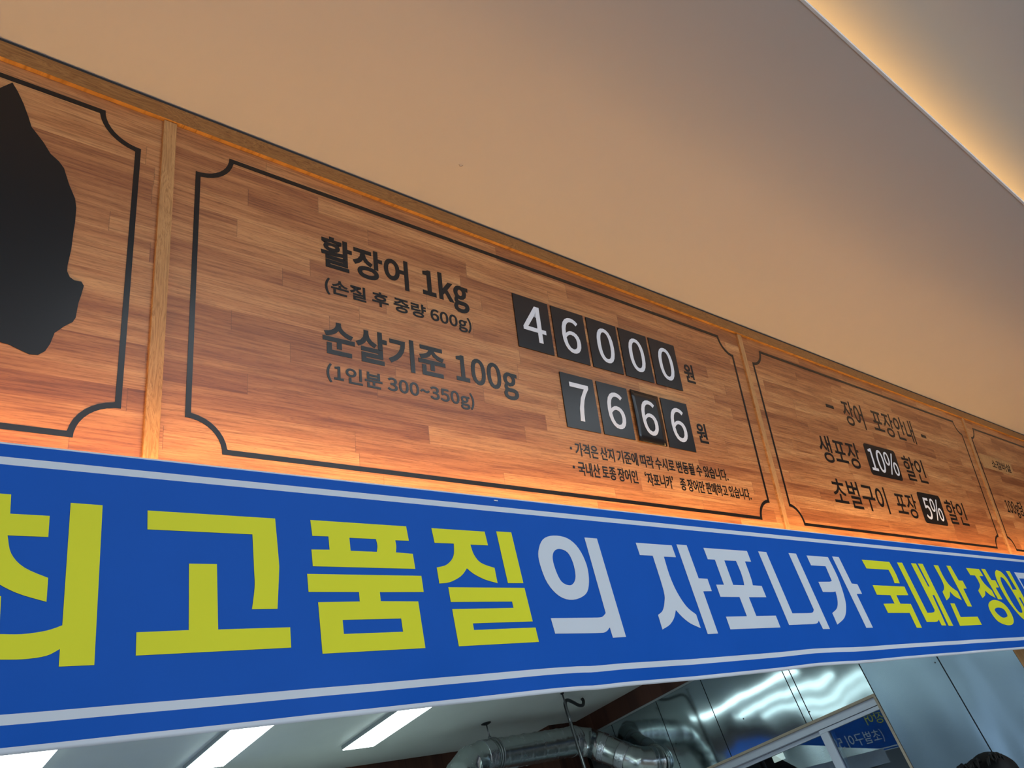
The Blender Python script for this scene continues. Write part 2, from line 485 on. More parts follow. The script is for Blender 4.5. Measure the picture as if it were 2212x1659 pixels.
# ------------------------------------------------------------------ letter outlines
GLYPH_SRC = {
    '%': '215,298 274,309 323,340 360,390 383,458 391,543 383,627 360,694 323,743 274,773 215,784 157,773 109,743 72,694 49,627 41,543 49,458 72,390 109,340 157,309/215,357 162,378 126,440 113,543 126,645 162,705 215,725 269,705 304,645 317,543 304,440 269,378/237,-14 303,-14 728,784 663,784/752,-14 811,-3 859,27 895,77 918,145 926,230 918,314 895,382 859,431 811,461 752,472 694,461 645,431 609,382 586,314 578,230 586,145 609,77 645,27 694,-3/752,45 698,66 662,127 649,230 662,332 698,393 752,413 805,393 842,332 855,230 842,127 805,66',
    '(': '251,-206 310,-180 235,-22 191,149 176,327 191,503 235,674 310,832 251,859 168,697 115,521 97,327 115,131 168,-44',
    ')': '104,-206 187,-44 240,131 258,327 240,521 187,697 104,859 44,832 119,674 165,503 180,327 165,149 119,-22 44,-180',
    '-': '48,257 317,257 317,331 48,331',
    '.': '146,-14 181,-4 206,21 215,59 206,97 181,123 146,132 111,123 86,97 77,59 86,21 111,-4',
    '0': '292,-14 373,2 439,50 489,130 521,243 532,388 521,531 489,642 439,721 373,768 292,784 211,768 144,721 94,642 63,531 53,388 63,243 94,130 144,50 211,2/292,64 243,76 203,113 172,176 152,267 145,388 152,507 172,597 203,660 243,696 292,708 341,696 381,660 412,597 432,507 439,388 432,267 412,176 381,113 341,76',
    '1': '92,0 515,0 515,80 360,80 360,770 287,770 242,748 190,730 127,715 127,654 265,654 265,80 92,80',
    '3': '276,-14 355,-4 423,24 477,69 512,130 524,206 502,299 444,364 361,401 361,407 433,446 481,508 498,591 487,658 456,712 409,751 347,775 273,784 191,772 120,739 59,692 110,631 158,670 211,696 270,706 340,691 384,648 400,584 393,537 371,496 331,465 270,444 187,437 187,363 280,356 348,336 394,304 419,261 426,209 406,133 352,84 270,66 192,79 130,111 80,154 30,92 90,40 171,1',
    '4': '357,0 447,0 447,212 550,212 550,289 447,289 447,770 341,770 21,275 21,212 357,212/357,289 121,289 296,551 358,665 362,665 357,525',
    '5': '275,-14 351,-2 420,31 476,85 513,158 527,250 515,341 482,410 432,458 368,487 295,496 252,492 215,482 180,465 200,688 489,688 489,770 116,770 90,411 142,378 183,403 224,418 270,423 354,402 410,342 430,248 407,151 349,88 266,66 187,78 125,110 77,151 28,88 89,39 169,1',
    '6': '316,-14 385,-2 446,31 494,84 526,153 538,236 528,324 500,391 455,439 396,468 324,478 262,467 202,435 149,386 161,510 190,601 233,661 286,695 348,705 393,698 435,677 470,646 524,705 476,746 416,773 343,784 257,769 179,724 116,644 74,527 59,368 71,230 107,124 162,47 233,2/151,309 204,366 257,397 308,407 385,386 431,327 446,236 429,144 383,84 316,62 233,90 177,174',
    '7': '208,0 308,0 319,168 341,314 380,448 442,578 534,712 534,770 51,770 51,688 425,688 305,481 237,261',
    'g': '289,-263 387,-252 467,-224 527,-180 565,-126 578,-65 555,12 489,56 379,70 267,70 207,79 176,100 167,132 172,160 185,182 204,201 231,190 259,183 288,181 394,205 469,274 497,379 491,426 475,466 451,497 567,497 567,570 369,570 346,578 319,583 288,585 222,576 163,549 117,507 86,450 75,381 86,318 113,266 149,228 149,224 119,197 96,161 86,118 93,77 111,46 138,24 138,19 92,-18 63,-62 54,-110 84,-193 166,-245/288,246 228,262 184,309 167,381 184,453 227,499 288,515 350,499 393,453 410,381 393,309 349,262/303,-196 214,-184 157,-150 138,-97 143,-64 162,-31 195,0 269,-8 368,-8 431,-15 470,-38 483,-81 461,-137 398,-180',
    'k': '97,0 191,0 191,150 298,275 465,0 569,0 354,340 544,570 437,570 195,270 191,270 191,836 97,836',
    '~': '395,301 446,312 495,347 541,407 487,445 459,404 429,381 397,374 334,400 269,448 189,474 138,463 88,428 43,368 97,330 124,371 154,394 186,401 249,375 315,327',
    '·': '525,511 469,495 429,456 414,399 429,343 469,303 525,288 582,303 621,343 637,399 621,456 582,495',
    '‘': '1000,850 978,890 914,846 866,779 847,693 858,642 888,607 930,593 969,604 993,630 1001,662 993,696 970,720 935,729 907,721 918,768 951,814',
    '’': '50,629 72,589 136,633 185,700 204,786 192,837 162,872 121,886 81,875 57,850 49,817 58,783 81,759 116,750 144,758 132,711 100,665',
    '가': '695,869 695,-81 783,-81 783,411 934,411 934,483 783,483 783,869/102,767 102,694 451,694 425,565 373,446 295,340 189,246 58,166 106,99 269,201 391,322 474,459 522,608 538,767',
    '갈': '703,869 703,386 790,386 790,583 930,583 930,657 790,657 790,869/96,822 96,751 437,751 414,666 363,591 285,526 182,473 54,434 87,361 239,411 363,483 456,575 514,689 534,822/189,-2 189,-72 824,-72 824,-2 274,-2 274,106 790,106 790,342 187,342 187,272 704,272 704,173 189,173',
    '격': '200,259 200,189 747,189 747,-80 834,-80 834,259/500,498 500,426 747,426 747,301 834,301 834,868 747,868 747,699 538,699 549,805 116,805 116,733 456,733 431,641 378,559 298,487 194,429 67,383 101,314 285,387 425,493 515,628 747,628 747,498',
    '고': '144,773 144,702 722,702 722,680 720,558 711,417 686,250 774,239 799,413 808,556 809,680 809,773/387,463 387,124 53,124 53,51 911,51 911,124 473,124 473,463',
    '구': '53,399 53,327 436,327 436,-83 523,-83 523,327 911,327 911,399 772,399 791,524 797,630 798,724 798,807 160,807 160,736 712,736 712,724 711,630 703,524 683,399',
    '국': '142,239 142,169 721,169 721,-82 808,-82 808,239 525,239 525,413 914,413 914,484 778,484 795,588 802,677 803,754 803,824 162,824 162,752 716,752 715,676 709,588 691,484 53,484 53,413 438,413 438,239',
    '기': '745,869 745,-82 832,-82 832,869/108,766 108,695 464,695 440,565 389,446 310,340 202,246 64,166 110,96 279,198 403,319 489,456 537,606 553,766',
    '내': '558,848 558,-33 640,-33 640,410 773,410 773,-82 857,-82 857,869 773,869 773,482 640,482 640,848/99,241 99,164 159,164 264,166 376,176 500,194 489,271 381,253 280,244 186,241 186,754 99,754',
    '니': '744,869 744,-82 830,-82 830,869/112,238 112,163 190,163 341,167 495,182 657,209 645,283 491,257 343,243 199,238 199,775 112,775',
    '다': '695,869 695,-83 783,-83 783,421 938,421 938,494 783,494 783,869/93,776 93,154 168,154 331,157 475,166 618,186 607,261 472,241 334,231 180,228 180,705 534,705 534,776',
    '당': '487,284 381,276 294,253 229,215 188,165 174,102 188,39 229,-12 294,-49 381,-72 487,-80 594,-72 680,-49 744,-12 784,39 798,102 784,165 744,215 680,253 594,276/487,213 608,200 687,162 714,102 687,42 608,4 487,-9 366,4 287,42 259,102 287,162 366,200/703,869 703,304 791,304 791,549 930,549 930,622 791,622 791,869/95,796 95,379 168,379 343,382 484,391 612,411 603,482 481,463 347,453 181,451 181,725 514,725 514,796',
    '동': '481,262 369,254 279,233 212,198 170,150 155,90 170,31 212,-17 279,-52 369,-74 481,-81 593,-74 683,-52 750,-17 791,31 806,90 791,150 750,198 683,233 593,254/481,193 608,181 690,146 718,90 690,34 608,-1 481,-13 353,-1 272,34 244,90 272,146 353,181/161,825 161,509 439,509 439,400 53,400 53,330 912,330 912,400 524,400 524,509 811,509 811,580 247,580 247,755 805,755 805,825',
    '될': '745,868 745,357 831,357 831,868/69,379 262,382 469,393 675,416 671,477 413,457 413,551 600,551 600,620 233,620 233,761 589,761 589,828 144,828 144,551 325,551 325,454 58,450/207,-1 207,-71 863,-71 863,-1 292,-1 292,92 831,92 831,314 205,314 205,245 746,245 746,159 207,159',
    '따': '711,870 711,-82 798,-82 798,422 935,422 935,496 798,496 798,870/80,769 80,167 122,167 184,168 256,173 338,187 330,259 271,249 216,243 167,241 167,697 320,697 320,769/374,769 374,167 419,167 508,168 585,174 663,189 654,262 592,249 528,242 459,239 459,697 625,697 625,769',
    '라': '696,869 696,-83 783,-83 783,418 938,418 938,492 783,492 783,869/89,780 89,709 432,709 432,511 91,511 91,146 167,146 332,149 478,160 622,181 613,252 476,232 336,222 178,220 178,439 518,439 518,780',
    '량': '486,266 379,258 292,236 228,201 187,152 173,92 187,33 228,-15 292,-51 379,-72 486,-80 593,-72 680,-51 744,-15 784,33 798,92 784,152 744,201 680,236 593,258/486,197 608,185 686,149 713,92 686,36 608,0 486,-13 364,0 286,36 258,92 286,149 364,185/703,868 703,293 790,293 790,447 931,447 931,521 790,521 790,647 931,647 931,721 790,721 790,868/91,809 91,738 434,738 434,619 93,619 93,349 168,349 330,351 475,360 620,380 611,452 472,433 333,424 180,421 180,551 519,551 519,809',
    '로': '160,357 160,286 438,286 438,108 53,108 53,36 914,36 914,108 524,108 524,286 829,286 829,357 246,357 246,511 807,511 807,798 158,798 158,727 721,727 721,580 160,580',
    '만': '91,783 91,343 528,343 528,783/443,712 443,414 176,414 176,712/703,869 703,172 790,172 790,507 930,507 930,580 790,580 790,869/199,238 199,-61 832,-61 832,11 285,11 285,238',
    '매': '86,758 86,173 449,173 449,758/367,689 367,243 168,243 168,689/565,849 565,-34 648,-34 648,420 776,420 776,-82 860,-82 860,869 776,869 776,493 648,493 648,849',
    '벌': '186,621 442,621 442,482 186,482/99,825 99,412 528,412 528,586 747,586 747,375 833,375 833,869 747,869 747,658 528,658 528,825 442,825 442,690 186,690 186,825/224,1 224,-69 869,-69 869,1 310,1 310,102 833,102 833,329 222,329 222,258 747,258 747,167 224,167',
    '변': '186,569 442,569 442,397 186,397/747,623 747,489 528,489 528,623/99,805 99,327 528,327 528,418 747,418 747,165 834,165 834,868 747,868 747,694 528,694 528,805 442,805 442,638 186,638 186,805/224,233 224,-61 856,-61 856,11 311,11 311,233',
    '분': '166,838 166,458 798,458 798,838 712,838 712,717 252,717 252,838/252,650 712,650 712,528 252,528/51,367 51,296 445,296 445,112 532,112 532,296 913,296 913,367/161,197 161,-61 817,-61 817,11 247,11 247,197',
    '비': '743,869 743,-83 830,-83 830,869/106,788 106,146 554,146 554,788 467,788 467,538 193,538 193,788/193,468 467,468 467,218 193,218',
    '산': '286,811 286,694 256,556 174,443 48,368 96,298 198,355 278,437 332,539 387,447 465,373 562,321 606,391 484,461 402,566 372,691 372,811/703,869 703,167 790,167 790,504 930,504 930,578 790,578 790,869/200,234 200,-61 832,-61 832,11 288,11 288,234',
    '살': '285,836 285,762 255,629 172,523 47,453 90,382 194,437 275,515 330,614 384,528 461,459 558,412 603,479 481,544 400,642 371,763 371,836/703,869 703,373 790,373 790,589 930,589 930,662 790,662 790,869/189,-1 189,-71 824,-71 824,-1 274,-1 274,102 790,102 790,330 187,330 187,261 704,261 704,167 189,167',
    '생': '541,261 433,253 344,231 279,197 238,149 224,90 238,31 279,-16 344,-51 433,-72 541,-80 649,-72 737,-51 803,-16 844,31 858,90 844,149 803,197 737,231 649,253/541,193 664,181 743,146 771,90 743,35 664,0 541,-13 418,0 338,35 310,90 338,146 418,181/251,809 251,682 227,573 160,472 53,397 100,330 184,383 249,455 294,541 338,465 400,402 481,356 527,423 424,488 358,578 335,682 335,809/566,850 566,312 648,312 648,542 770,542 770,282 853,282 853,868 770,868 770,613 648,613 648,850',
    '소': '436,345 436,113 53,113 53,42 914,42 914,113 522,113 522,345/433,805 433,732 413,640 359,558 281,488 187,436 86,405 124,333 267,385 392,475 479,597 566,475 692,385 835,333 873,405 772,436 678,488 599,558 544,640 524,732 524,805',
    '손': '163,211 163,-61 815,-61 815,11 250,11 250,211/438,519 438,359 53,359 53,288 913,288 913,359 524,359 524,519/437,843 437,801 419,725 370,656 297,597 207,554 108,527 143,458 281,502 399,577 481,679 563,577 681,502 819,458 854,527 755,553 666,597 593,655 543,724 525,801 525,843',
    '수': '437,835 437,782 418,704 367,634 291,576 199,533 97,507 131,437 275,479 398,555 483,659 568,555 691,479 834,437 869,507 767,533 674,577 598,635 546,705 527,782 527,835/53,334 53,262 437,262 437,-82 523,-82 523,262 911,262 911,334',
    '순': '437,845 437,798 418,724 368,657 294,601 203,559 104,534 138,465 278,507 399,581 482,681 566,581 686,508 826,466 859,536 761,561 670,603 596,660 545,726 526,798 526,845/51,386 51,314 445,314 445,122 532,122 532,314 913,314 913,386/161,213 161,-61 817,-61 817,11 248,11 248,213',
    '습': '161,298 161,-69 798,-69 798,298 712,298 712,189 247,189 247,298/247,121 712,121 712,1 247,1/53,436 53,364 911,364 911,436/437,858 437,815 418,746 368,684 293,633 202,594 101,571 133,502 276,541 398,610 482,704 566,610 688,541 830,502 861,571 762,594 671,633 596,685 545,747 526,815 526,858',
    '시': '743,869 743,-83 830,-83 830,869/303,787 303,617 290,509 254,407 198,315 128,241 47,188 101,116 205,191 289,300 348,434 406,308 490,205 590,134 643,204 563,255 493,327 439,415 403,513 390,617 390,787',
    '안': '317,801 237,790 169,759 116,709 82,644 69,567 82,490 116,426 169,376 237,344 317,333 397,344 466,376 519,426 553,490 565,567 553,644 519,709 466,759 397,790/317,726 401,705 459,650 481,567 459,485 401,430 317,410 234,430 176,485 154,567 176,650 234,705/703,869 703,169 790,169 790,507 930,507 930,580 790,580 790,869/199,241 199,-61 832,-61 832,11 285,11 285,241',
    '어': '306,717 386,686 440,598 460,464 440,330 386,242 306,210 226,242 172,330 152,464 172,598 226,686/748,869 748,506 541,506 524,605 490,685 441,745 379,782 306,795 228,780 163,737 113,668 81,576 69,464 81,352 113,260 163,191 228,147 306,132 380,146 443,186 493,249 526,333 541,436 748,436 748,-83 834,-83 834,869',
    '에': '776,869 776,-82 860,-82 860,869/266,708 331,678 374,592 389,459 374,326 331,240 266,209 202,240 160,326 145,459 160,592 202,678/266,789 198,774 142,731 100,663 73,571 64,459 73,346 100,254 142,185 198,142 266,127 331,140 386,179 428,241 456,325 468,428 587,428 587,-34 670,-34 670,849 587,849 587,499 468,499 455,598 426,679 384,739 330,776',
    '원': '356,830 234,809 153,751 123,664 153,576 234,519 356,499 478,519 560,576 589,664 560,751 478,809/356,765 434,752 487,717 506,664 487,611 434,576 356,564 277,576 224,611 205,664 224,717 277,752/59,357 321,361 321,179 409,179 409,367 495,373 582,382 666,394 660,457 450,439 239,431 47,429/549,307 549,244 743,244 743,146 830,146 830,868 743,868 743,307/182,216 182,-61 853,-61 853,11 269,11 269,216',
    '은': '53,369 53,298 911,298 911,369/481,836 368,828 275,804 206,765 162,712 147,647 162,582 206,529 275,490 368,465 481,457 594,465 687,490 756,529 800,582 815,647 800,712 756,765 687,804 594,828/481,766 611,751 696,711 726,647 696,583 611,543 481,528 351,543 267,583 236,647 267,711 351,751/163,214 163,-61 815,-61 815,11 250,11 250,214',
    '이': '743,869 743,-83 830,-83 830,869/329,795 250,780 183,737 132,668 99,576 87,464 99,352 132,260 183,191 250,147 329,132 407,147 474,191 525,260 558,352 569,464 558,576 525,668 474,737 407,780/329,717 410,686 465,598 485,464 465,330 410,242 329,210 246,242 191,330 171,464 191,598 246,686',
    '인': '744,868 744,174 831,174 831,868/321,801 242,790 173,759 120,709 86,645 74,568 86,491 120,426 173,377 242,345 321,334 402,345 470,377 523,426 557,491 569,568 557,645 523,709 470,759 402,790/321,726 405,706 463,650 484,568 463,486 405,431 321,411 238,431 180,486 159,568 180,650 238,706/221,245 221,-61 860,-61 860,11 308,11 308,245',
    '있': '744,868 744,326 831,326 831,868/321,813 241,803 172,773 120,726 86,664 74,590 86,517 120,456 172,410 241,380 321,370 402,380 471,410 524,456 557,517 569,590 557,664 524,726 471,773 402,803/321,739 406,720 463,668 484,590 463,513 406,461 321,442 237,461 180,513 159,590 180,668 237,720/641,284 641,233 625,155 580,75 505,8 432,71 388,149 373,233 373,284 289,284 289,233 266,141 201,57 99,-4 142,-68 223,-25 286,35 330,107 368,32 427,-31 507,-77 585,-29 643,35 682,110 725,36 789,-25 873,-68 916,-4 813,54 748,137 726,233 726,284',
    '자': '70,771 70,699 287,699 287,579 252,416 162,270 37,170 88,101 189,176 272,284 331,415 388,295 469,194 567,124 617,193 493,289 406,426 373,579 373,699 583,699 583,771/695,869 695,-82 783,-82 783,412 938,412 938,485 783,485 783,869',
    '장': '487,270 380,262 293,240 229,205 188,156 174,96 188,35 229,-14 293,-50 380,-72 487,-80 594,-72 680,-50 745,-14 785,35 798,96 785,156 745,205 680,240 594,262/487,201 609,188 686,152 713,96 686,38 609,2 487,-11 366,2 288,38 261,96 288,152 366,188/75,798 75,727 287,727 287,689 257,560 174,453 48,381 92,312 196,367 277,446 332,545 386,458 463,389 562,340 603,409 482,475 403,572 374,690 374,727 583,727 583,798/703,869 703,296 790,296 790,555 930,555 930,627 790,627 790,869',
    '종': '481,248 369,241 278,220 211,187 170,141 155,84 170,27 211,-19 278,-52 369,-73 481,-80 593,-73 683,-52 750,-19 791,27 806,84 791,141 750,187 683,220 593,241/481,180 609,168 690,136 718,84 690,31 609,-1 481,-13 353,-1 272,31 244,84 272,136 353,168/53,396 53,325 911,325 911,396 524,396 524,530 438,530 438,396/131,825 131,754 425,754 375,660 256,590 100,553 131,483 281,518 403,584 481,675 561,584 683,518 832,483 863,553 707,590 589,660 538,754 833,754 833,825',
    '준': '131,821 131,751 425,751 408,685 361,626 290,577 202,540 104,518 137,449 284,488 404,559 481,658 559,559 680,488 827,449 859,518 761,540 673,577 603,626 555,685 538,751 833,751 833,821/51,380 51,309 445,309 445,117 532,117 532,309 913,309 913,380/161,209 161,-61 817,-61 817,11 248,11 248,209',
    '중': '481,186 608,174 690,141 718,87 690,33 608,-1 481,-13 353,-1 272,33 244,87 272,141 353,174/53,424 53,353 438,353 438,253 286,229 189,173 155,87 170,29 211,-18 278,-52 369,-73 481,-80 593,-73 683,-52 750,-18 791,29 806,87 772,173 676,229 524,253 524,353 911,353 911,424/131,825 131,754 425,754 375,659 257,588 101,550 131,481 281,516 403,582 481,674 561,582 683,516 832,481 863,550 706,588 588,659 538,754 833,754 833,825',
    '지': '743,869 743,-82 830,-82 830,869/83,771 83,699 304,699 304,579 269,414 178,269 53,170 103,101 205,175 290,283 349,414 408,292 493,193 597,124 645,193 517,285 426,421 392,579 392,699 613,699 613,771',
    '질': '744,869 744,376 830,376 830,869/220,-2 220,-71 863,-71 863,-2 304,-2 304,102 831,102 831,330 216,330 216,262 745,262 745,166 220,166/88,815 88,744 306,744 306,734 275,612 191,511 65,443 106,374 212,426 296,503 352,600 408,512 490,442 592,394 634,462 509,525 425,619 394,734 394,744 608,744 608,815',
    '초': '439,326 439,110 53,110 53,38 914,38 914,110 525,110 525,326/439,849 439,718 132,718 132,647 438,647 420,564 372,492 298,433 206,388 100,361 133,293 279,336 399,410 482,513 565,410 686,336 831,293 864,361 758,388 666,433 593,492 544,564 526,647 832,647 832,718 525,718 525,849',
    '카': '113,770 113,699 454,699 449,642 439,587 425,534 65,508 79,432 398,462 324,342 214,235 61,142 109,75 285,185 408,313 487,455 529,608 541,770/695,869 695,-81 783,-81 783,411 934,411 934,483 783,483 783,869',
    '토': '163,791 163,305 438,305 438,108 53,108 53,37 914,37 914,108 525,108 525,305 815,305 815,375 251,375 251,517 785,517 785,587 251,587 251,720 806,720 806,791',
    '판': '65,310 244,312 442,322 640,343 633,409 495,396 495,708 589,708 589,779 81,779 81,708 175,708 175,383 55,382/259,708 411,708 411,391 259,386/703,868 703,168 790,168 790,506 930,506 930,580 790,580 790,868/199,234 199,-61 832,-61 832,11 285,11 285,234',
    '포': '130,395 130,326 437,326 437,109 53,109 53,36 914,36 914,109 523,109 523,326 831,326 831,395 685,395 685,706 833,706 833,777 128,777 128,706 275,706 275,395/362,706 599,706 599,395 362,395',
    '하': '332,567 256,557 192,527 143,481 111,421 100,349 111,276 143,216 192,170 256,141 332,130 407,141 471,170 520,216 552,276 563,349 552,421 520,481 471,527 407,557/332,495 408,476 461,424 480,349 461,273 408,221 332,203 255,221 202,273 183,349 202,424 255,476/696,869 696,-82 783,-82 783,405 938,405 938,478 783,478 783,869/287,857 287,716 47,716 47,645 607,645 607,716 374,716 374,857',
    '할': '335,672 215,653 136,600 107,517 136,434 215,380 335,361 455,380 534,434 562,517 534,600 455,653/335,608 411,597 461,565 479,517 461,468 411,437 335,425 259,437 209,468 191,517 209,565 259,597/703,872 703,347 790,347 790,570 931,570 931,643 790,643 790,872/189,-4 189,-71 824,-71 824,-4 274,-4 274,86 790,86 790,298 187,298 187,233 704,233 704,149 189,149/292,878 292,783 55,783 55,714 616,714 616,783 379,783 379,878',
    '활': '343,646 417,638 465,615 482,580 465,543 417,520 343,512 270,520 222,543 205,580 222,615 270,638/702,869 702,308 789,308 789,553 928,553 928,626 789,626 789,869/175,-9 175,-71 825,-71 825,-9 262,-9 262,74 789,74 789,265 173,265 173,204 703,204 703,130 175,130/343,704 226,689 149,647 122,580 144,518 206,476 301,456 301,397 47,394 58,330 240,331 444,341 651,366 645,422 561,412 475,405 388,400 388,456 482,476 543,518 565,580 538,647 461,689/301,877 301,796 71,796 71,734 617,734 617,796 388,796 388,877',
    '후': '481,634 375,628 289,608 225,576 186,531 172,476 209,390 315,337 481,318 647,337 753,390 790,476 776,531 737,576 673,608 587,628/481,568 599,557 674,526 700,476 674,426 599,395 481,384 363,395 288,426 263,476 288,526 363,557/438,874 438,761 98,761 98,689 861,689 861,761 524,761 524,874/53,252 53,181 438,181 438,-83 524,-83 524,181 914,181 914,252',
}
GLYPH = {k: [[tuple(map(int, p.split(','))) for p in c.split()] for c in v.split('/')] for k, v in GLYPH_SRC.items()}
ADV = {'(': 355, ')': 355, '-': 364, '.': 292, '0': 583, '1': 583, '3': 583, '4': 583, '5': 583, '6': 583, '7': 583, 'g': 592, 'k': 580, '~': 583, '·': 1050, '‘': 1050, '’': 1050, ' ': 224}
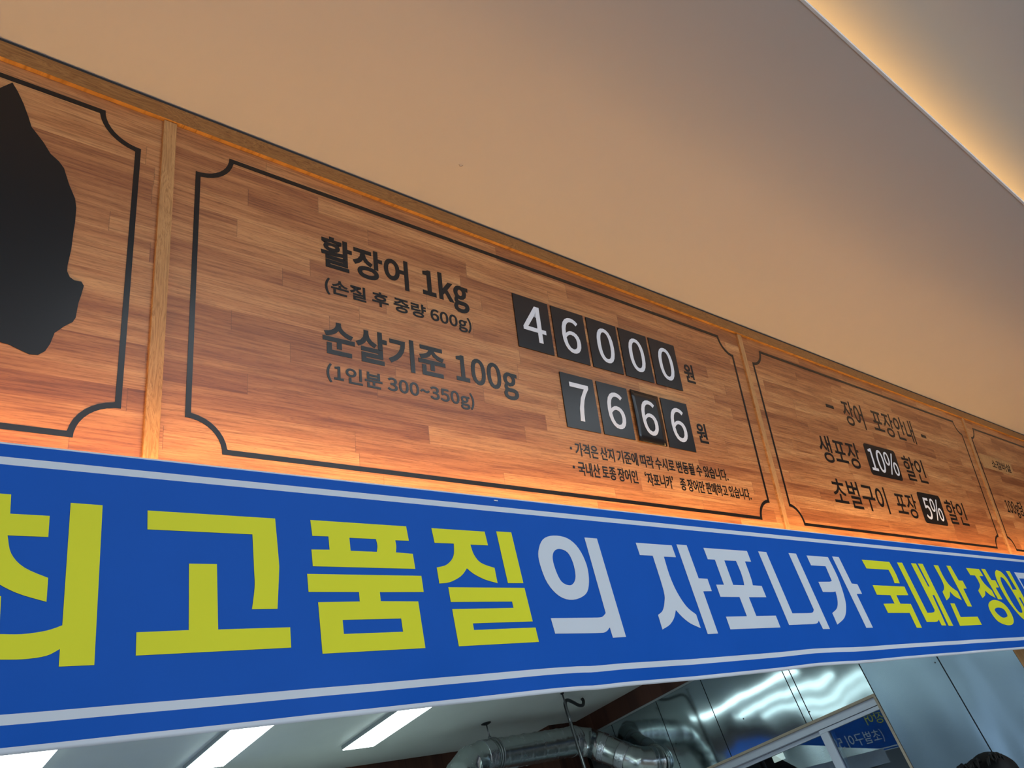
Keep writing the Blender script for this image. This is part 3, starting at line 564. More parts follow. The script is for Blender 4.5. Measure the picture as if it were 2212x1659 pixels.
# banner letters and the map outline: tenths of a millimetre on the sign face
SHAPE_SRC = {
    'Y': {
        '최': '2114,4484 2578,4481 2599,4155 3182,4159 3195,3798 2601,3793 2617,3726 2633,3650 2654,3571 2685,3500 2724,3439 2772,3381 2828,3328 2894,3279 2983,3231 3089,3184 3189,3145 3258,3118 3271,2731 3196,2752 3108,2777 3020,2803 2941,2828 2876,2852 2818,2875 2763,2900 2705,2928 2637,2965 2565,3008 2499,3048 2454,3076 2401,3035 2341,2987 2279,2939 2219,2901 2161,2873 2105,2853 2049,2837 1993,2822 1931,2809 1866,2799 1808,2791 1768,2785 1718,3153 1776,3180 1843,3211 1911,3245 1973,3283 2031,3325 2088,3370 2138,3420 2175,3480 2195,3559 2202,3654 2202,3742 2204,3804 1682,3812 1634,4139 2148,4148/3484,4412 3998,4410 4073,1710 3545,1710 3538,1982 3499,1959 3456,1932 3407,1905 3350,1884 3283,1869 3207,1858 3127,1850 3044,1845 2950,1844 2847,1847 2753,1851 2688,1853 1694,1878 1646,2221 2288,2225 2226,2839 2620,2817 2659,2235 2729,2232 2808,2228 2892,2226 2976,2227 3061,2234 3150,2245 3236,2258 3312,2273 3382,2293 3447,2316 3501,2339 3539,2354',
        '고': '4767,4374 7253,4396 7271,4198 7293,3965 7313,3740 7328,3567 7335,3477 7338,3441 7338,3408 7335,3328 7328,3164 7317,2951 7306,2745 7299,2604 6780,2598 6793,2691 6807,2798 6821,2908 6829,3007 6831,3081 6830,3141 6825,3210 6818,3315 6809,3484 6796,3698 6784,3902 6775,4043 4783,4024/5556,3426 6079,3435 6133,2237 7561,2251 7578,1870 4717,1834 4704,2218 5599,2237',
        '품': '8038,4419 10439,4434 10488,4105 10120,4097 10125,4069 10131,4037 10136,4003 10138,3969 10136,3930 10130,3888 10124,3850 10120,3823 10572,3810 10611,3471 8075,3455 8050,3799 8470,3812 8451,4094 8077,4085/8952,4091 9618,4098 9626,4064 9637,4025 9645,3984 9649,3946 9646,3909 9638,3871 9629,3838 9623,3815 8971,3810/7944,3296 10764,3318 10797,2960 9647,2947 9660,2755 10630,2753 10733,1757 8247,1732 8176,2731 9144,2748 9134,2944 7968,2935/8721,2377 10152,2389 10181,2111 8740,2098',
        '질': '11150,4436 12760,4447 12823,4107 12269,4101 12285,4044 12303,3980 12325,3913 12355,3854 12391,3801 12432,3751 12483,3706 12549,3667 12645,3632 12765,3601 12878,3577 12956,3560 13000,3194 12914,3210 12817,3228 12716,3248 12622,3271 12534,3299 12449,3330 12369,3363 12298,3395 12234,3431 12176,3468 12128,3502 12095,3526 12054,3483 12010,3434 11959,3385 11898,3339 11823,3297 11735,3257 11645,3221 11559,3193 11472,3175 11383,3165 11305,3160 11250,3156 11213,3519 11282,3533 11362,3548 11443,3568 11515,3598 11578,3639 11638,3688 11689,3744 11728,3805 11752,3880 11763,3966 11767,4046 11770,4101 11206,4093/13141,4476 13639,4480 13846,3208 13336,3199/11497,3075 13864,3089 14003,2278 12116,2258 12133,2109 14072,2130 14126,1788 11652,1764 11555,2582 13427,2604 13402,2755 11533,2742',
        '국': '32396,4449 34834,4439 34901,4332 34978,4209 35054,4082 35115,3963 35157,3846 35188,3728 35210,3625 35226,3552 34742,3551 34738,3603 34734,3661 34726,3724 34708,3792 34673,3871 34625,3962 34579,4044 34546,4101 32590,4101/32707,3437 35573,3421 35707,3066 34567,3055 34701,2712 35690,2702 36066,1726 35573,1735 35327,2338 33352,2351 33188,2708 34184,2721 34025,3054 32841,3064',
        '내': '35571,4441 36062,4444 37059,2329 37474,2330 37546,2335 37631,2341 37714,2349 37781,2361 37828,2380 37864,2404 37890,2427 37909,2443 36953,4449 37448,4455 37988,3458 38154,3460 37653,4461 38158,4463 39348,1753 38859,1761 38348,3088 38149,3087 38604,1779 38128,1787 38010,2045 37976,2026 37940,2003 37897,1981 37841,1965 37760,1956 37661,1951 37567,1948 37503,1947 36717,1957',
        '산': '39322,4444 39813,4444 39860,4321 39911,4178 39970,4033 40042,3904 40123,3794 40214,3694 40318,3603 40439,3520 40600,3443 40791,3374 40969,3316 41092,3275 41264,2881 41106,2915 40922,2954 40740,2997 40585,3044 40461,3101 40355,3167 40270,3228 40210,3270 40167,3213 40122,3147 40067,3081 39992,3023 39879,2972 39738,2925 39603,2885 39511,2858 39362,3244 39441,3276 39535,3310 39624,3352 39688,3404 39727,3463 39750,3527 39751,3609 39722,3721 39643,3890 39524,4102 39404,4304/40771,4463 41240,4462 41661,3792 42126,3790 42322,3422 41901,3414 42231,2585 41711,2593/39825,2731 40294,2724 40492,2116 42504,2117 42698,1744 40103,1737',
        '장': '43092,4420 44726,4412 44991,4070 44463,4062 44528,3981 44598,3887 44683,3790 44795,3697 44959,3603 45163,3506 45357,3421 45491,3361 45657,3002 45532,3027 45388,3056 45239,3088 45095,3128 44947,3182 44792,3248 44655,3309 44560,3351 44525,3299 44489,3237 44441,3176 44371,3123 44260,3078 44119,3038 43983,3005 43890,2982 43687,3342 43794,3392 43922,3449 44042,3510 44123,3573 44156,3637 44156,3705 44136,3773 44110,3838 44071,3905 44016,3974 43961,4035 43923,4077 43333,4079/45056,4437 45560,4431 45913,3891 46443,3885 46624,3530 46135,3516 46524,2932 45940,2941/45299,2901 45556,2896 45835,2870 46108,2826 46344,2769 46540,2696 46711,2606 46854,2506 46967,2402 47049,2287 47104,2162 47125,2041 47111,1938 47059,1857 46970,1789 46849,1735 46700,1696 46514,1671 46293,1661 46055,1666 45818,1683 45573,1714 45315,1758 45069,1817 44859,1891 44688,1988 44543,2105 44431,2227 44358,2339 44322,2442 44319,2541 44359,2633 44449,2711 44604,2779 44814,2837 45055,2880/45576,2529 45746,2524 45931,2508 46104,2481 46242,2443 46339,2385 46409,2310 46451,2235 46466,2174 46451,2133 46408,2102 46338,2080 46246,2062 46121,2047 45964,2036 45798,2035 45643,2049 45494,2087 45344,2142 45210,2204 45108,2260 45037,2311 44988,2362 44974,2409 45006,2448 45099,2480 45243,2506 45411,2523',
        '어': '47130,4435 47269,4418 47429,4401 47595,4376 47750,4330 47898,4258 48044,4168 48178,4066 48289,3956 48373,3825 48438,3676 48485,3537 48519,3442 49132,3449 48467,4426 49019,4423 50485,1798 49881,1806 49271,3035 48983,3042 49068,2912 49169,2763 49264,2610 49332,2471 49371,2345 49390,2225 49389,2118 49366,2031 49305,1969 49213,1926 49121,1897 49057,1876 48947,1882 48824,1885 48687,1900 48539,1941 48372,2017 48188,2117 47999,2234 47820,2359 47649,2489 47481,2630 47321,2782 47175,2946 47038,3134 46909,3342 46801,3547 46727,3728 46695,3884 46694,4024 46720,4145 46763,4245 46840,4320 46949,4372 47056,4408/47418,4068 47498,4064 47597,4050 47708,4016 47826,3947 47957,3833 48100,3682 48242,3515 48371,3351 48487,3188 48595,3017 48689,2853 48759,2712 48803,2597 48825,2499 48829,2418 48819,2354 48797,2306 48760,2276 48707,2260 48635,2256 48538,2255 48420,2263 48291,2292 48161,2357 48028,2467 47887,2612 47749,2778 47624,2948 47509,3135 47400,3342 47309,3539 47247,3697 47222,3804 47228,3878 47250,3931 47274,3977 47296,4018 47322,4047 47361,4064',
    },
    'W': {
        '의': '15134,4479 15260,4484 15396,4479 15531,4462 15653,4431 15760,4386 15858,4327 15947,4257 16025,4175 16096,4078 16158,3966 16208,3848 16243,3732 16261,3616 16263,3495 16253,3379 16231,3274 16202,3180 16163,3094 16108,3018 16033,2953 15927,2899 15797,2854 15659,2821 15527,2805 15403,2805 15280,2820 15160,2850 15049,2895 14945,2956 14846,3034 14757,3123 14680,3222 14618,3335 14568,3462 14529,3590 14502,3704 14485,3799 14480,3884 14488,3963 14509,4042 14544,4126 14592,4212 14653,4291 14726,4355 14812,4404 14911,4440 15020,4465/15290,4129 15360,4124 15437,4110 15512,4085 15575,4047 15626,3993 15668,3925 15702,3849 15728,3770 15746,3685 15756,3591 15758,3501 15751,3424 15733,3363 15706,3313 15673,3271 15636,3237 15597,3210 15554,3190 15507,3178 15455,3177 15393,3185 15323,3202 15254,3230 15196,3269 15149,3323 15109,3390 15075,3464 15047,3538 15022,3616 15001,3699 14988,3780 14986,3851 14994,3912 15011,3966 15037,4014 15072,4053 15115,4084 15169,4108 15228,4124/16322,4491 16823,4490 17362,1826 16833,1816 16772,2087 16735,2060 16695,2028 16647,1997 16587,1974 16537,1961 16492,1954 16405,1952 16231,1951 15898,1953 15451,1959 15016,1965 14717,1970 14634,2348 16166,2344 16249,2345 16345,2344 16440,2347 16520,2356 16582,2378 16633,2408 16674,2439 16703,2459',
        '자': '18473,4452 20154,4453 20252,4094 19665,4089 19687,3963 19710,3819 19737,3670 19770,3532 19809,3407 19852,3289 19902,3175 19961,3062 20031,2947 20110,2833 20197,2726 20287,2632 20391,2553 20507,2485 20614,2430 20687,2391 20780,1994 20680,2023 20564,2056 20446,2092 20339,2131 20245,2174 20157,2220 20076,2269 19999,2319 19925,2375 19853,2435 19792,2490 19750,2528 19720,2478 19687,2420 19648,2361 19601,2305 19545,2252 19481,2201 19410,2153 19333,2110 19240,2071 19134,2037 19037,2008 18969,1988 18896,2392 18950,2415 19012,2440 19075,2469 19131,2508 19178,2555 19221,2611 19259,2674 19290,2743 19318,2807 19343,2870 19356,2957 19351,3093 19314,3322 19253,3617 19190,3901 19147,4096 18563,4094/20401,4495 20912,4493 21184,3477 21640,3470 21730,3091 21281,3083 21599,1818 21070,1813',
        '포': '21770,4449 24221,4452 24324,4094 23955,4094 23978,4007 24004,3905 24031,3803 24053,3713 24070,3638 24083,3572 24093,3513 24100,3460 24104,3411 24103,3366 24101,3330 24100,3304 24624,3291 24745,2921 23707,2916 23891,2316 25060,2318 25174,1934 22289,1928 22195,2312 23352,2315 23177,2919 22130,2919 22035,3296 22462,3298 22256,4092 21877,4091/22772,4085 23435,4091 23467,4007 23505,3910 23541,3811 23570,3722 23587,3645 23599,3573 23605,3508 23609,3451 23609,3401 23605,3358 23600,3323 23596,3299 22973,3300',
        '니': '24909,4471 25412,4465 26139,2385 27138,2384 27221,2386 27319,2388 27414,2393 27491,2403 27545,2424 27586,2453 27615,2481 27636,2500 26879,4492 27383,4490 28410,1824 27927,1829 27783,2125 27753,2104 27720,2078 27680,2053 27627,2035 27548,2024 27449,2017 27356,2014 27291,2012 25749,2002',
        '카': '28107,4452 29676,4450 29758,4285 29854,4097 29947,3901 30019,3714 30066,3535 30097,3356 30115,3186 30122,3034 30121,2906 30109,2795 30084,2694 30041,2593 29982,2490 29908,2388 29815,2292 29701,2207 29541,2131 29344,2062 29158,2005 29030,1965 28887,2376 28990,2412 29110,2452 29229,2498 29326,2550 29396,2609 29450,2676 29492,2748 29524,2823 29546,2911 29555,3009 29557,3099 29560,3162 29518,3155 29475,3148 29415,3141 29320,3136 29159,3133 28950,3132 28749,3132 28610,3132 28470,3496 29148,3510 29191,3511 29241,3512 29293,3514 29339,3518 29383,3525 29426,3535 29463,3544 29489,3551 29309,4091 28249,4093/30023,4487 30535,4484 30993,3475 31439,3455 31604,3085 31156,3082 31715,1808 31179,1813',
        '만': '49679,4378 51591,4375 52377,3221 50443,3236/50100,4066 50988,4063 51336,3549 50415,3555/51966,4371 52542,4372 52949,3677 53538,3673 53756,3275 53151,3270 53430,2756 52842,2764/51065,2837 51687,2830 52010,2088 53991,2079 54140,1686 51486,1682',
    },
}
def unpack(s): return [[tuple(int(q) / 1e4 for q in p.split(',')) for p in c.split()] for c in s.split('/')]
SHAPES = {g: {k: unpack(v) for k, v in d.items()} for g, d in SHAPE_SRC.items()}
SHAPES['M'] = unpack('1681,12908 1792,12739 1921,12488 2031,12220 2114,11990 2187,11909 2351,11718 2499,11496 2655,11386 2763,11255 2886,10908 3021,10613 3060,10405 3067,10077 3057,9803 3053,9433 3022,9062 3026,8934 3081,8822 3163,8775 3288,8781 3338,8703 3311,8504 3275,8303 3255,7983 3213,7884 3078,7756 2935,7585 2885,7352 2818,7186 2712,7085 2576,7070 2435,7119 2247,7188 2112,7206 1937,7206 1791,7109 1631,7196 1480,7072 1271,7164 1122,7076 863,7343 834,7777 663,8087 662,8545 445,8939 472,9427 313,9853 401,10392 238,10833 344,11283 555,11789 867,12174 1165,12503 1495,12672')


def layout(text):
    x = 0
    out = []
    for ch in text:
        for c in GLYPH.get(ch, []):
            out.append([(px + x, py) for px, py in c])
        x += ADV.get(ch, 966)
    return out


def fit_text(text, L, R, B, T, off=0.0, squeeze=None):
    cs = layout(text)
    xs = [p[0] for c in cs for p in c]
    ys = [p[1] for c in cs for p in c]
    x0, x1, y0, y1 = min(xs), max(xs), min(ys), max(ys)
    L, R, B, T = L + off, R - off, B + off, T - off
    sx, sy = (R - L) / (x1 - x0), (T - B) / (y1 - y0)
    return [[(L + (px - x0) * sx, B + (py - y0) * sy) for px, py in c] for c in cs]


def rounded(L, R, B, T, r, n=5):
    out = []
    for cx, cy, a0 in ((R - r, T - r, 0), (L + r, T - r, 90), (L + r, B + r, 180), (R - r, B + r, 270)):
        for k in range(n + 1):
            a = math.radians(a0 + 90 * k / n)
            out.append((cx + r * math.cos(a), cy + r * math.sin(a)))
    return [out]


def ornate(L, R, B, T, rx, ry, w):
    """thin border with scooped-in corners"""
    def ring(i):
        pts = []
        n = 10
        for cx, cy, sx, sy in ((R, T, -1, -1), (L, T, 1, -1), (L, B, 1, 1), (R, B, -1, 1)):
            arc = []
            for k in range(n + 1):
                a = math.pi / 2 * k / n
                arc.append((cx + sx * (rx + i) * math.sin(a) * 1.0, cy + sy * (ry + i) * math.cos(a)))
            # clip to the inset sides
            arc = [(min(max(x, L + i), R - i), min(max(y, B + i), T - i)) for x, y in arc]
            if (sx, sy) in ((-1, -1), (1, 1)):
                arc = arc
            else:
                arc = arc[::-1]
            pts += arc
        return pts
    return [ring(0), ring(w)]

# ================================================================== the setting
zc = CAM.z
XL, XR, YR = -5.5, 8.0, -6.5
room('floor', (XL, YR, -0.05), (XR, 1.35, 0.0), M_FLOOR)
room('floor', (-3.3, 1.35, -0.05), (5.0, 5.1, 0.0), M_KFLOOR)
soffit = room('ceiling', (XL, Y_LIP, Z_SOFFIT), (XR, 1.45, Z_SOFFIT + 0.03), M_CEIL)
room('ceiling', (XL, YR, Z_RAISED), (XR, 0.62, Z_RAISED + 0.05), M_CEIL)
room('ceiling', (-3.3, 1.30, Z_KITCHEN), (5.1, 5.1, Z_KITCHEN + 0.05), M_KCEIL)
room('trim_1', (XL, Y_LIP - 0.007, Z_SOFFIT - 0.001), (XR, Y_LIP, Z_SOFFIT + 0.05), M_LIP)
room('wall_cove', (XL, 0.55, Z_SOFFIT + 0.03), (XR, 0.62, Z_RAISED), M_CEIL)
# small dark chip in the soffit paint
chip_dir = Vector((0.5412, 0.4243, 0.7781))
p = CAM + chip_dir * ((Z_SOFFIT - zc) / chip_dir.z)
bm = bmesh.new()
bm_tube(bm, spline([p + Vector((-.006, 0, -.001)), p + Vector((0, .003, -.004)), p + Vector((.006, -.002, -.002))], 4), 0.0011, 8)
chip = finish(bm, 'paint_chip', M_CASING)
chip.parent = soffit
chip.matrix_parent_inverse = soffit.matrix_world.inverted()

# walls of the dining room; the rear and left walls hold the shop windows
WZ0, WZ1 = 0.65, 2.85
o = boxes('wall_rear', [((XL, YR - .15, 0), (-.8, YR, Z_RAISED)), ((6.0, YR - .15, 0), (XR, YR, Z_RAISED)),
                        ((-.8, YR - .15, 0), (6.0, YR, WZ0)), ((-.8, YR - .15, WZ1), (6.0, YR, Z_RAISED))], M_WALL)
tag(o, kind='structure')
o = boxes('wall_left', [((XL - .15, YR, 0), (XL, -4.9, Z_RAISED)), ((XL - .15, -1.1, 0), (XL, 1.4, Z_RAISED)),
                        ((XL - .15, -4.9, 0), (XL, -1.1, WZ0)), ((XL - .15, -4.9, WZ1), (XL, -1.1, Z_RAISED))], M_WALL)
tag(o, kind='structure')
room('wall_right', (XR, YR, 0), (XR + .15, 1.45, Z_RAISED), M_BROWNWALL)


def shop_window(name, a0, a1, n, plane, rear, WZ0=WZ0, WZ1=WZ1):
    w = empty(name)
    tag(w, kind='structure')
    bars, t = [], 0.03
    def bx(p0, p1, z0, z1, d0, d1):
        return ((p0, plane + d0, z0), (p1, plane + d1, z1)) if rear else ((plane + d0, p0, z0), (plane + d1, p1, z1))
    for i in range(n + 1):
        q = a0 + (a1 - a0) * i / n
        bars.append(bx(q - t, q + t, WZ0, WZ1, -.1, -.04))
    bars += [bx(a0, a1, WZ0, WZ0 + .06, -.1, -.04), bx(a0, a1, WZ1 - .06, WZ1, -.1, -.04)]
    boxes('window_frame', bars, M_ALU, w)
    lo, hi = bx(a0, a1, WZ0, WZ1, -.075, -.07)
    box('window_pane', lo, hi, M_GLASS, w)


shop_window('window_2', -.8, 6.0, 5, YR, True)
shop_window('window_3', -4.9, -1.1, 3, XL, False)
shop_window('added_window', 1.65, 3.55, 2, -3.3, False, .9, 2.2)  # unseen kitchen window, added to let cool light onto the steel sheets

# kitchen shell
o = boxes('wall_kitchen_left', [((-3.45, 1.30, 0), (-3.3, 1.65, Z_KITCHEN)), ((-3.45, 3.55, 0), (-3.3, 5.1, Z_KITCHEN)), ((-3.45, 1.65, 0), (-3.3, 3.55, .9)), ((-3.45, 1.65, 2.2), (-3.3, 3.55, Z_KITCHEN))], M_KWALL)
tag(o, kind='structure')
room('wall_back', (-3.3, Y_BACK, 0), (5.0, Y_BACK + .12, Z_KITCHEN), M_KWALL)
WY0, WY1, WB, WT = 2.309, 4.30, zc - 0.45, zc + 0.529
wr = boxes('wall_kitchen_right', [((X_STEEL + .004, 1.51, 0), (X_STEEL + .16, WY0, Z_KITCHEN)), ((X_STEEL + .004, WY1, 0), (X_STEEL + .16, Y_BACK, Z_KITCHEN)),
                                  ((X_STEEL + .004, WY0, WT), (X_STEEL + .16, WY1, Z_KITCHEN)), ((X_STEEL + .004, WY0, 0), (X_STEEL + .16, WY1, WB))], M_DARKMETAL)
tag(wr, kind='structure')
# stainless sheets clad the wall, butted with narrow dark gaps
seams = [1.512, 1.880, 2.309, 2.748, 2.795, 3.400, 3.828, 4.30, 4.66, 5.015]
top = zc + 1.044
for y0, y1 in zip(seams, seams[1:]):
    lst = []
    if y0 >= WY0 - .001 and y1 <= WY1 + .001:
        lst = [(WT, top), (0.02, WB)]
    else:
        lst = [(0.02, top)]
    for z0, z1 in lst:
        s = box('steel_sheet', (X_STEEL - .0015, y0 + .0034, z0), (X_STEEL + .0025, y1 - .0034, z1), M_STEEL if y0 > 2.25 else M_STEEL_DULL, wr)
bm = bmesh.new()
for y, z in ((1.905, zc + .545), (2.74, zc + .58), (3.40, zc + .74), (3.79, zc + .74), (3.82, zc + .62), (3.20, zc + .70)):
    bm_tube(bm, [(X_STEEL - .004, y, z), (X_STEEL - .0015, y, z)], .004, 8)
finish(bm, 'screw_heads', M_DARKMETAL, wr)
room('trim_2', (X_STEEL - .022, 1.52, zc + 1.056), (X_STEEL + .004, Y_BACK, Z_KITCHEN), M_DARKWOOD)
room('trim_3', (X_STEEL - .012, 1.52, zc + 1.044), (X_STEEL + .004, Y_BACK, zc + 1.056), M_PANELFRAME)
room('trim_4', (-3.3, Y_BACK - .03, zc + .97), (4.485, Y_BACK, Z_KITCHEN), M_DARKWOODX)
room('trim_5', (4.485, 4.62, 0), (X_STEEL - .022, Y_BACK, Z_KITCHEN), M_DARKWOOD)
room('trim_6', (X_STEEL - .02, 1.405, 0), (X_STEEL + .2, 1.508, zc + .62), M_BATTEN)
room('wall_front_right', (X_STEEL + .2, 1.40, 0), (XR + .15, 1.50, Z_SOFFIT), M_BROWNWALL)
room('wall_front_left', (XL - .15, 1.40, 0), (-3.45, 1.50, Z_SOFFIT), M_BROWNWALL)

# sliding window set into the steel wall
win = empty('window_1')
tag(win, 'aluminium sliding window with beige casing in the steel kitchen wall', 'window', kind='structure')
c = .014
boxes('casing', [((X_STEEL - .006, WY0, WB), (X_STEEL + .15, WY0 + c, WT)), ((X_STEEL - .006, WY1 - c, WB), (X_STEEL + .15, WY1, WT)),
                 ((X_STEEL - .006, WY0 + c, WT - c), (X_STEEL + .15, WY1 - c, WT)), ((X_STEEL - .006, WY0 + c, WB), (X_STEEL + .15, WY1 - c, WB + c))], M_CASING, win)
fy0, fy1, fz0, fz1 = WY0 + c, WY1 - c, WB + c, WT - c
boxes('window_frame', [((X_STEEL + .03, fy0, fz1 - .042), (X_STEEL + .13, fy1, fz1)), ((X_STEEL + .03, fy0, fz0), (X_STEEL + .13, fy1, fz0 + .04)),
                       ((X_STEEL + .05, fy0, fz0), (X_STEEL + .13, fy0 + .012, fz1)), ((X_STEEL + .03, fy1 - .035, fz0), (X_STEEL + .13, fy1, fz1))], M_ALU, win, .002)
ym = 2.735
for nm, y0, y1, xs in (('sash', fy0 + .005, ym + .035, X_STEEL + .045), ('sash', ym - .02, fy1 - .036, X_STEEL + .088)):
    z0, z1 = fz0 + .042, fz1 - .044
    r = .02 if y0 < ym - .1 else .055
    sa = boxes(nm, [((xs, y0, z1 - .022), (xs + .032, y1, z1)), ((xs, y0, z0), (xs + .032, y1, z0 + .05)),
                    ((xs, y0, z0 + .05), (xs + .032, y0 + r * .6, z1 - .022)), ((xs, y1 - .055, z0 + .05), (xs + .032, y1, z1 - .022))], M_ALU, win, .002)
    box('window_pane', (xs + .013, y0 + r * .6, z0 + .05), (xs + .018, y1 - .055, z1 - .022), M_GLASS, sa)
# dim store room beyond that window
sr = boxes('wall_store', [((7.2, 1.6, 0), (7.3, 5.1, 2.8)), ((4.98, 1.55, 0), (7.3, 1.62, 2.8)), ((4.98, 5.05, 0), (7.3, 5.12, 2.8)), ((4.98, 1.55, 2.72), (7.3, 5.12, 2.8)), ((4.98, 1.55, -.05), (7.3, 5.12, 0))], M_CLOTH)
tag(sr, kind='structure')

# the bulkhead the menu boards are fixed to
bulk = box('wall_front', (XL, .28, -.10), (XR, 1.352, -.019), M_DARKWOODX)
bulk.matrix_world = sign_matrix()
tag(bulk, kind='structure')

# ================================================================== menu boards on the bulkhead
V0, V1 = 0.40, 1.362
BX = [-1.79, 0.4596, 2.7025, 4.99, 7.28]
BW = 0.0285


def board(i, label):
    L, R = BX[i] + BW, BX[i + 1]
    o = box('menu_board', (0, 0, -.018), (R - L, V1 - V0, 0), M_BOARD[i])
    o.matrix_world = sign_matrix(L, V0, 0)
    tag(o, label, 'menu board')
    return o, L


def put(o, L, name, contours, mat=None, off=0.0, z=.0006):
    cs = [[(x - L, y - V0) for x, y in c] for c in contours]
    return contours_mesh(name, cs, mat or M_BLACK, o, off, .0003, z)


RX, RY, LW = .0765, .0685, .0112
b, L = board(0, 'wooden menu board at the far left with a large black map silhouette')
put(b, L, 'border_line', ornate(BX[0] + .055, .4175, .5605, 1.3055, RX, RY, LW))
put(b, L, 'map_silhouette', SHAPES['M'], off=0, z=.001)

b, L = board(1, 'wide wooden menu board lettered with eel prices between two battens')
put(b, L, 'border_line', ornate(.5365, 2.645, .5625, 1.2975, RX, RY, LW))
put(b, L, 'large_lettering', fit_text('활장어', .8472, 1.1048, 1.0775, 1.1688, .0026), off=.0026)
put(b, L, 'large_lettering', fit_text('1kg', 1.1495, 1.3068, 1.0587, 1.1684, .0028), off=.0028)
put(b, L, 'small_lettering', fit_text('(손질 후 중량 600g)', .8552, 1.3069, .9985, 1.0483, .0011), off=.0011)
put(b, L, 'large_lettering', fit_text('순살기준', .8450, 1.202, .8400, .9310, .0026), off=.0026)
put(b, L, 'large_lettering', fit_text('100g', 1.2364, 1.4548, .8233, .9253, .0022), off=.0022)
put(b, L, 'small_lettering', fit_text('(1인분 300~350g)', .8526, 1.2876, .7666, .8173, .0011), off=.0011)
put(b, L, 'won_sign', fit_text('원', 2.2855, 2.3431, 1.0458, 1.1200, .0017), off=.0017)
put(b, L, 'won_sign', fit_text('원', 2.2828, 2.3414, .8164, .8907, .0017), off=.0017)
def words(cs, gap):
    """the same contours grouped into words wherever a gap wider than `gap` separates them"""
    out = []
    end = None
    for c in sorted(cs, key=lambda c: min(p[0] for p in c)):
        a, z = min(p[0] for p in c), max(p[0] for p in c)
        if end is None or a - end > gap:
            out.append([])
            end = z
        out[-1].append(c)
        end = max(end, z)
    return out


def disc(x, y, r): return [(x + r * math.cos(k * math.pi / 8), y + r * math.sin(k * math.pi / 8)) for k in range(16)]
for y in (.7095, .6525):
    put(b, L, 'bullet', [disc(1.6335, y, .0045)])
for txt, r, bt, tp in (('가격은 산지 기준에 따라 수시로 변동될 수 있습니다.', 2.4115, .6890, .7310), ('국내산 토종 장어인 ‘자포니카’ 종 장어만 판매하고 있습니다.', 2.5300, .6300, .6735)):
    for cs in words(fit_text(txt, 1.651, r, bt, tp, .0007), .008):
        put(b, L, 'note_lettering', cs, off=.0007)

b, L = board(2, 'wooden menu board announcing ten and five percent takeaway discounts')
put(b, L, 'border_line', ornate(2.7785, 4.924, .5600, 1.2950, RX, RY, LW))
for cs in ([[(3.3206, 1.124), (3.3877, 1.124), (3.3877, 1.1366), (3.3206, 1.1366)]], [[(4.3043, 1.121), (4.3606, 1.121), (4.3606, 1.1345), (4.3043, 1.1345)]],
           fit_text('장어', 3.4739, 3.6675, 1.064, 1.188, .0012), fit_text('포장안내', 3.7594, 4.2138, 1.0656, 1.1933, .0012)):
    put(b, L, 'heading_lettering', cs, off=.0012)
for cs in (fit_text('생포장', 3.1516, 3.5041, .8515, .9745, .0013), fit_text('할인', 3.9557, 4.1933, .8541, .9793, .0013),
           fit_text('초벌구이', 3.1581, 3.6488, .6618, .7850, .0013), fit_text('포장', 3.7362, 3.958, .6602, .7779, .0013), fit_text('할인', 4.3088, 4.5539, .6636, .7876, .0013)):
    put(b, L, 'offer_lettering', cs, off=.0013)
q = put(b, L, 'discount_label', rounded(3.576, 3.8959, .8392, .9897, .018))
q2 = contours_mesh('percentage', [[(x - L, y - V0) for x, y in c] for c in fit_text('10%', 3.5985, 3.881, .8609, .9713, .0008)], M_WHITE, q, .0008, .0002, .0014)
q = put(b, L, 'discount_label', rounded(4.0024, 4.2678, .6462, .7995, .018))
q2 = contours_mesh('percentage', [[(x - L, y - V0) for x, y in c] for c in fit_text('5%', 4.0421, 4.2412, .6671, .7763, .0008)], M_WHITE, q, .0008, .0002, .0014)

b, L = board(3, 'wooden menu board at the far right edge with patched beef price')
put(b, L, 'border_line', ornate(5.058, 7.22, .5600, 1.2950, RX, RY, LW))
put(b, L, 'wooden_patch', [[(5.09, 1.045), (5.60, 1.045), (5.60, 1.131), (5.09, 1.131)]], M_BATTEN, 0, .0006)
put(b, L, 'lettering', fit_text('소갈비살', 5.2506, 5.5652, 1.0594, 1.1134, .0008), off=.0008, z=.0014)
put(b, L, 'lettering', fit_text('100g당', 5.2311, 5.520, .7655, .8720, .0010), off=.0010)

# battens between the boards and the long top rail
TRIM_N = 7
for i, u in enumerate(BX):
    o = box('trim_%d' % (TRIM_N + i), (0, 0, -.018), (BW, V1 - V0 - .028, .008), M_BATTEN, None, .0012)
    o.matrix_world = sign_matrix(u, V0, 0)
    tag(o, kind='structure')
u = -1.79
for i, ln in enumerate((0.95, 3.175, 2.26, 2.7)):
    o = box('trim_%d' % (TRIM_N + 5 + i), (0, 0, -.018), (ln - .0008, .0395, .012), [M_TRIM, M_LIT_RAIL])
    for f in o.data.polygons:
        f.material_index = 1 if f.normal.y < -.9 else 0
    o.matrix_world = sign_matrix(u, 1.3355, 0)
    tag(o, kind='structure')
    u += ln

o = box('trim_%d' % (TRIM_N + 9), (-1.8, 1.3752, -.018), (8.0, 1.3835, .009), M_RUBBER_SHADE)  # black strip standing in for the shadow in the gap above the rail
o.matrix_world = sign_matrix()
tag(o, kind='structure')

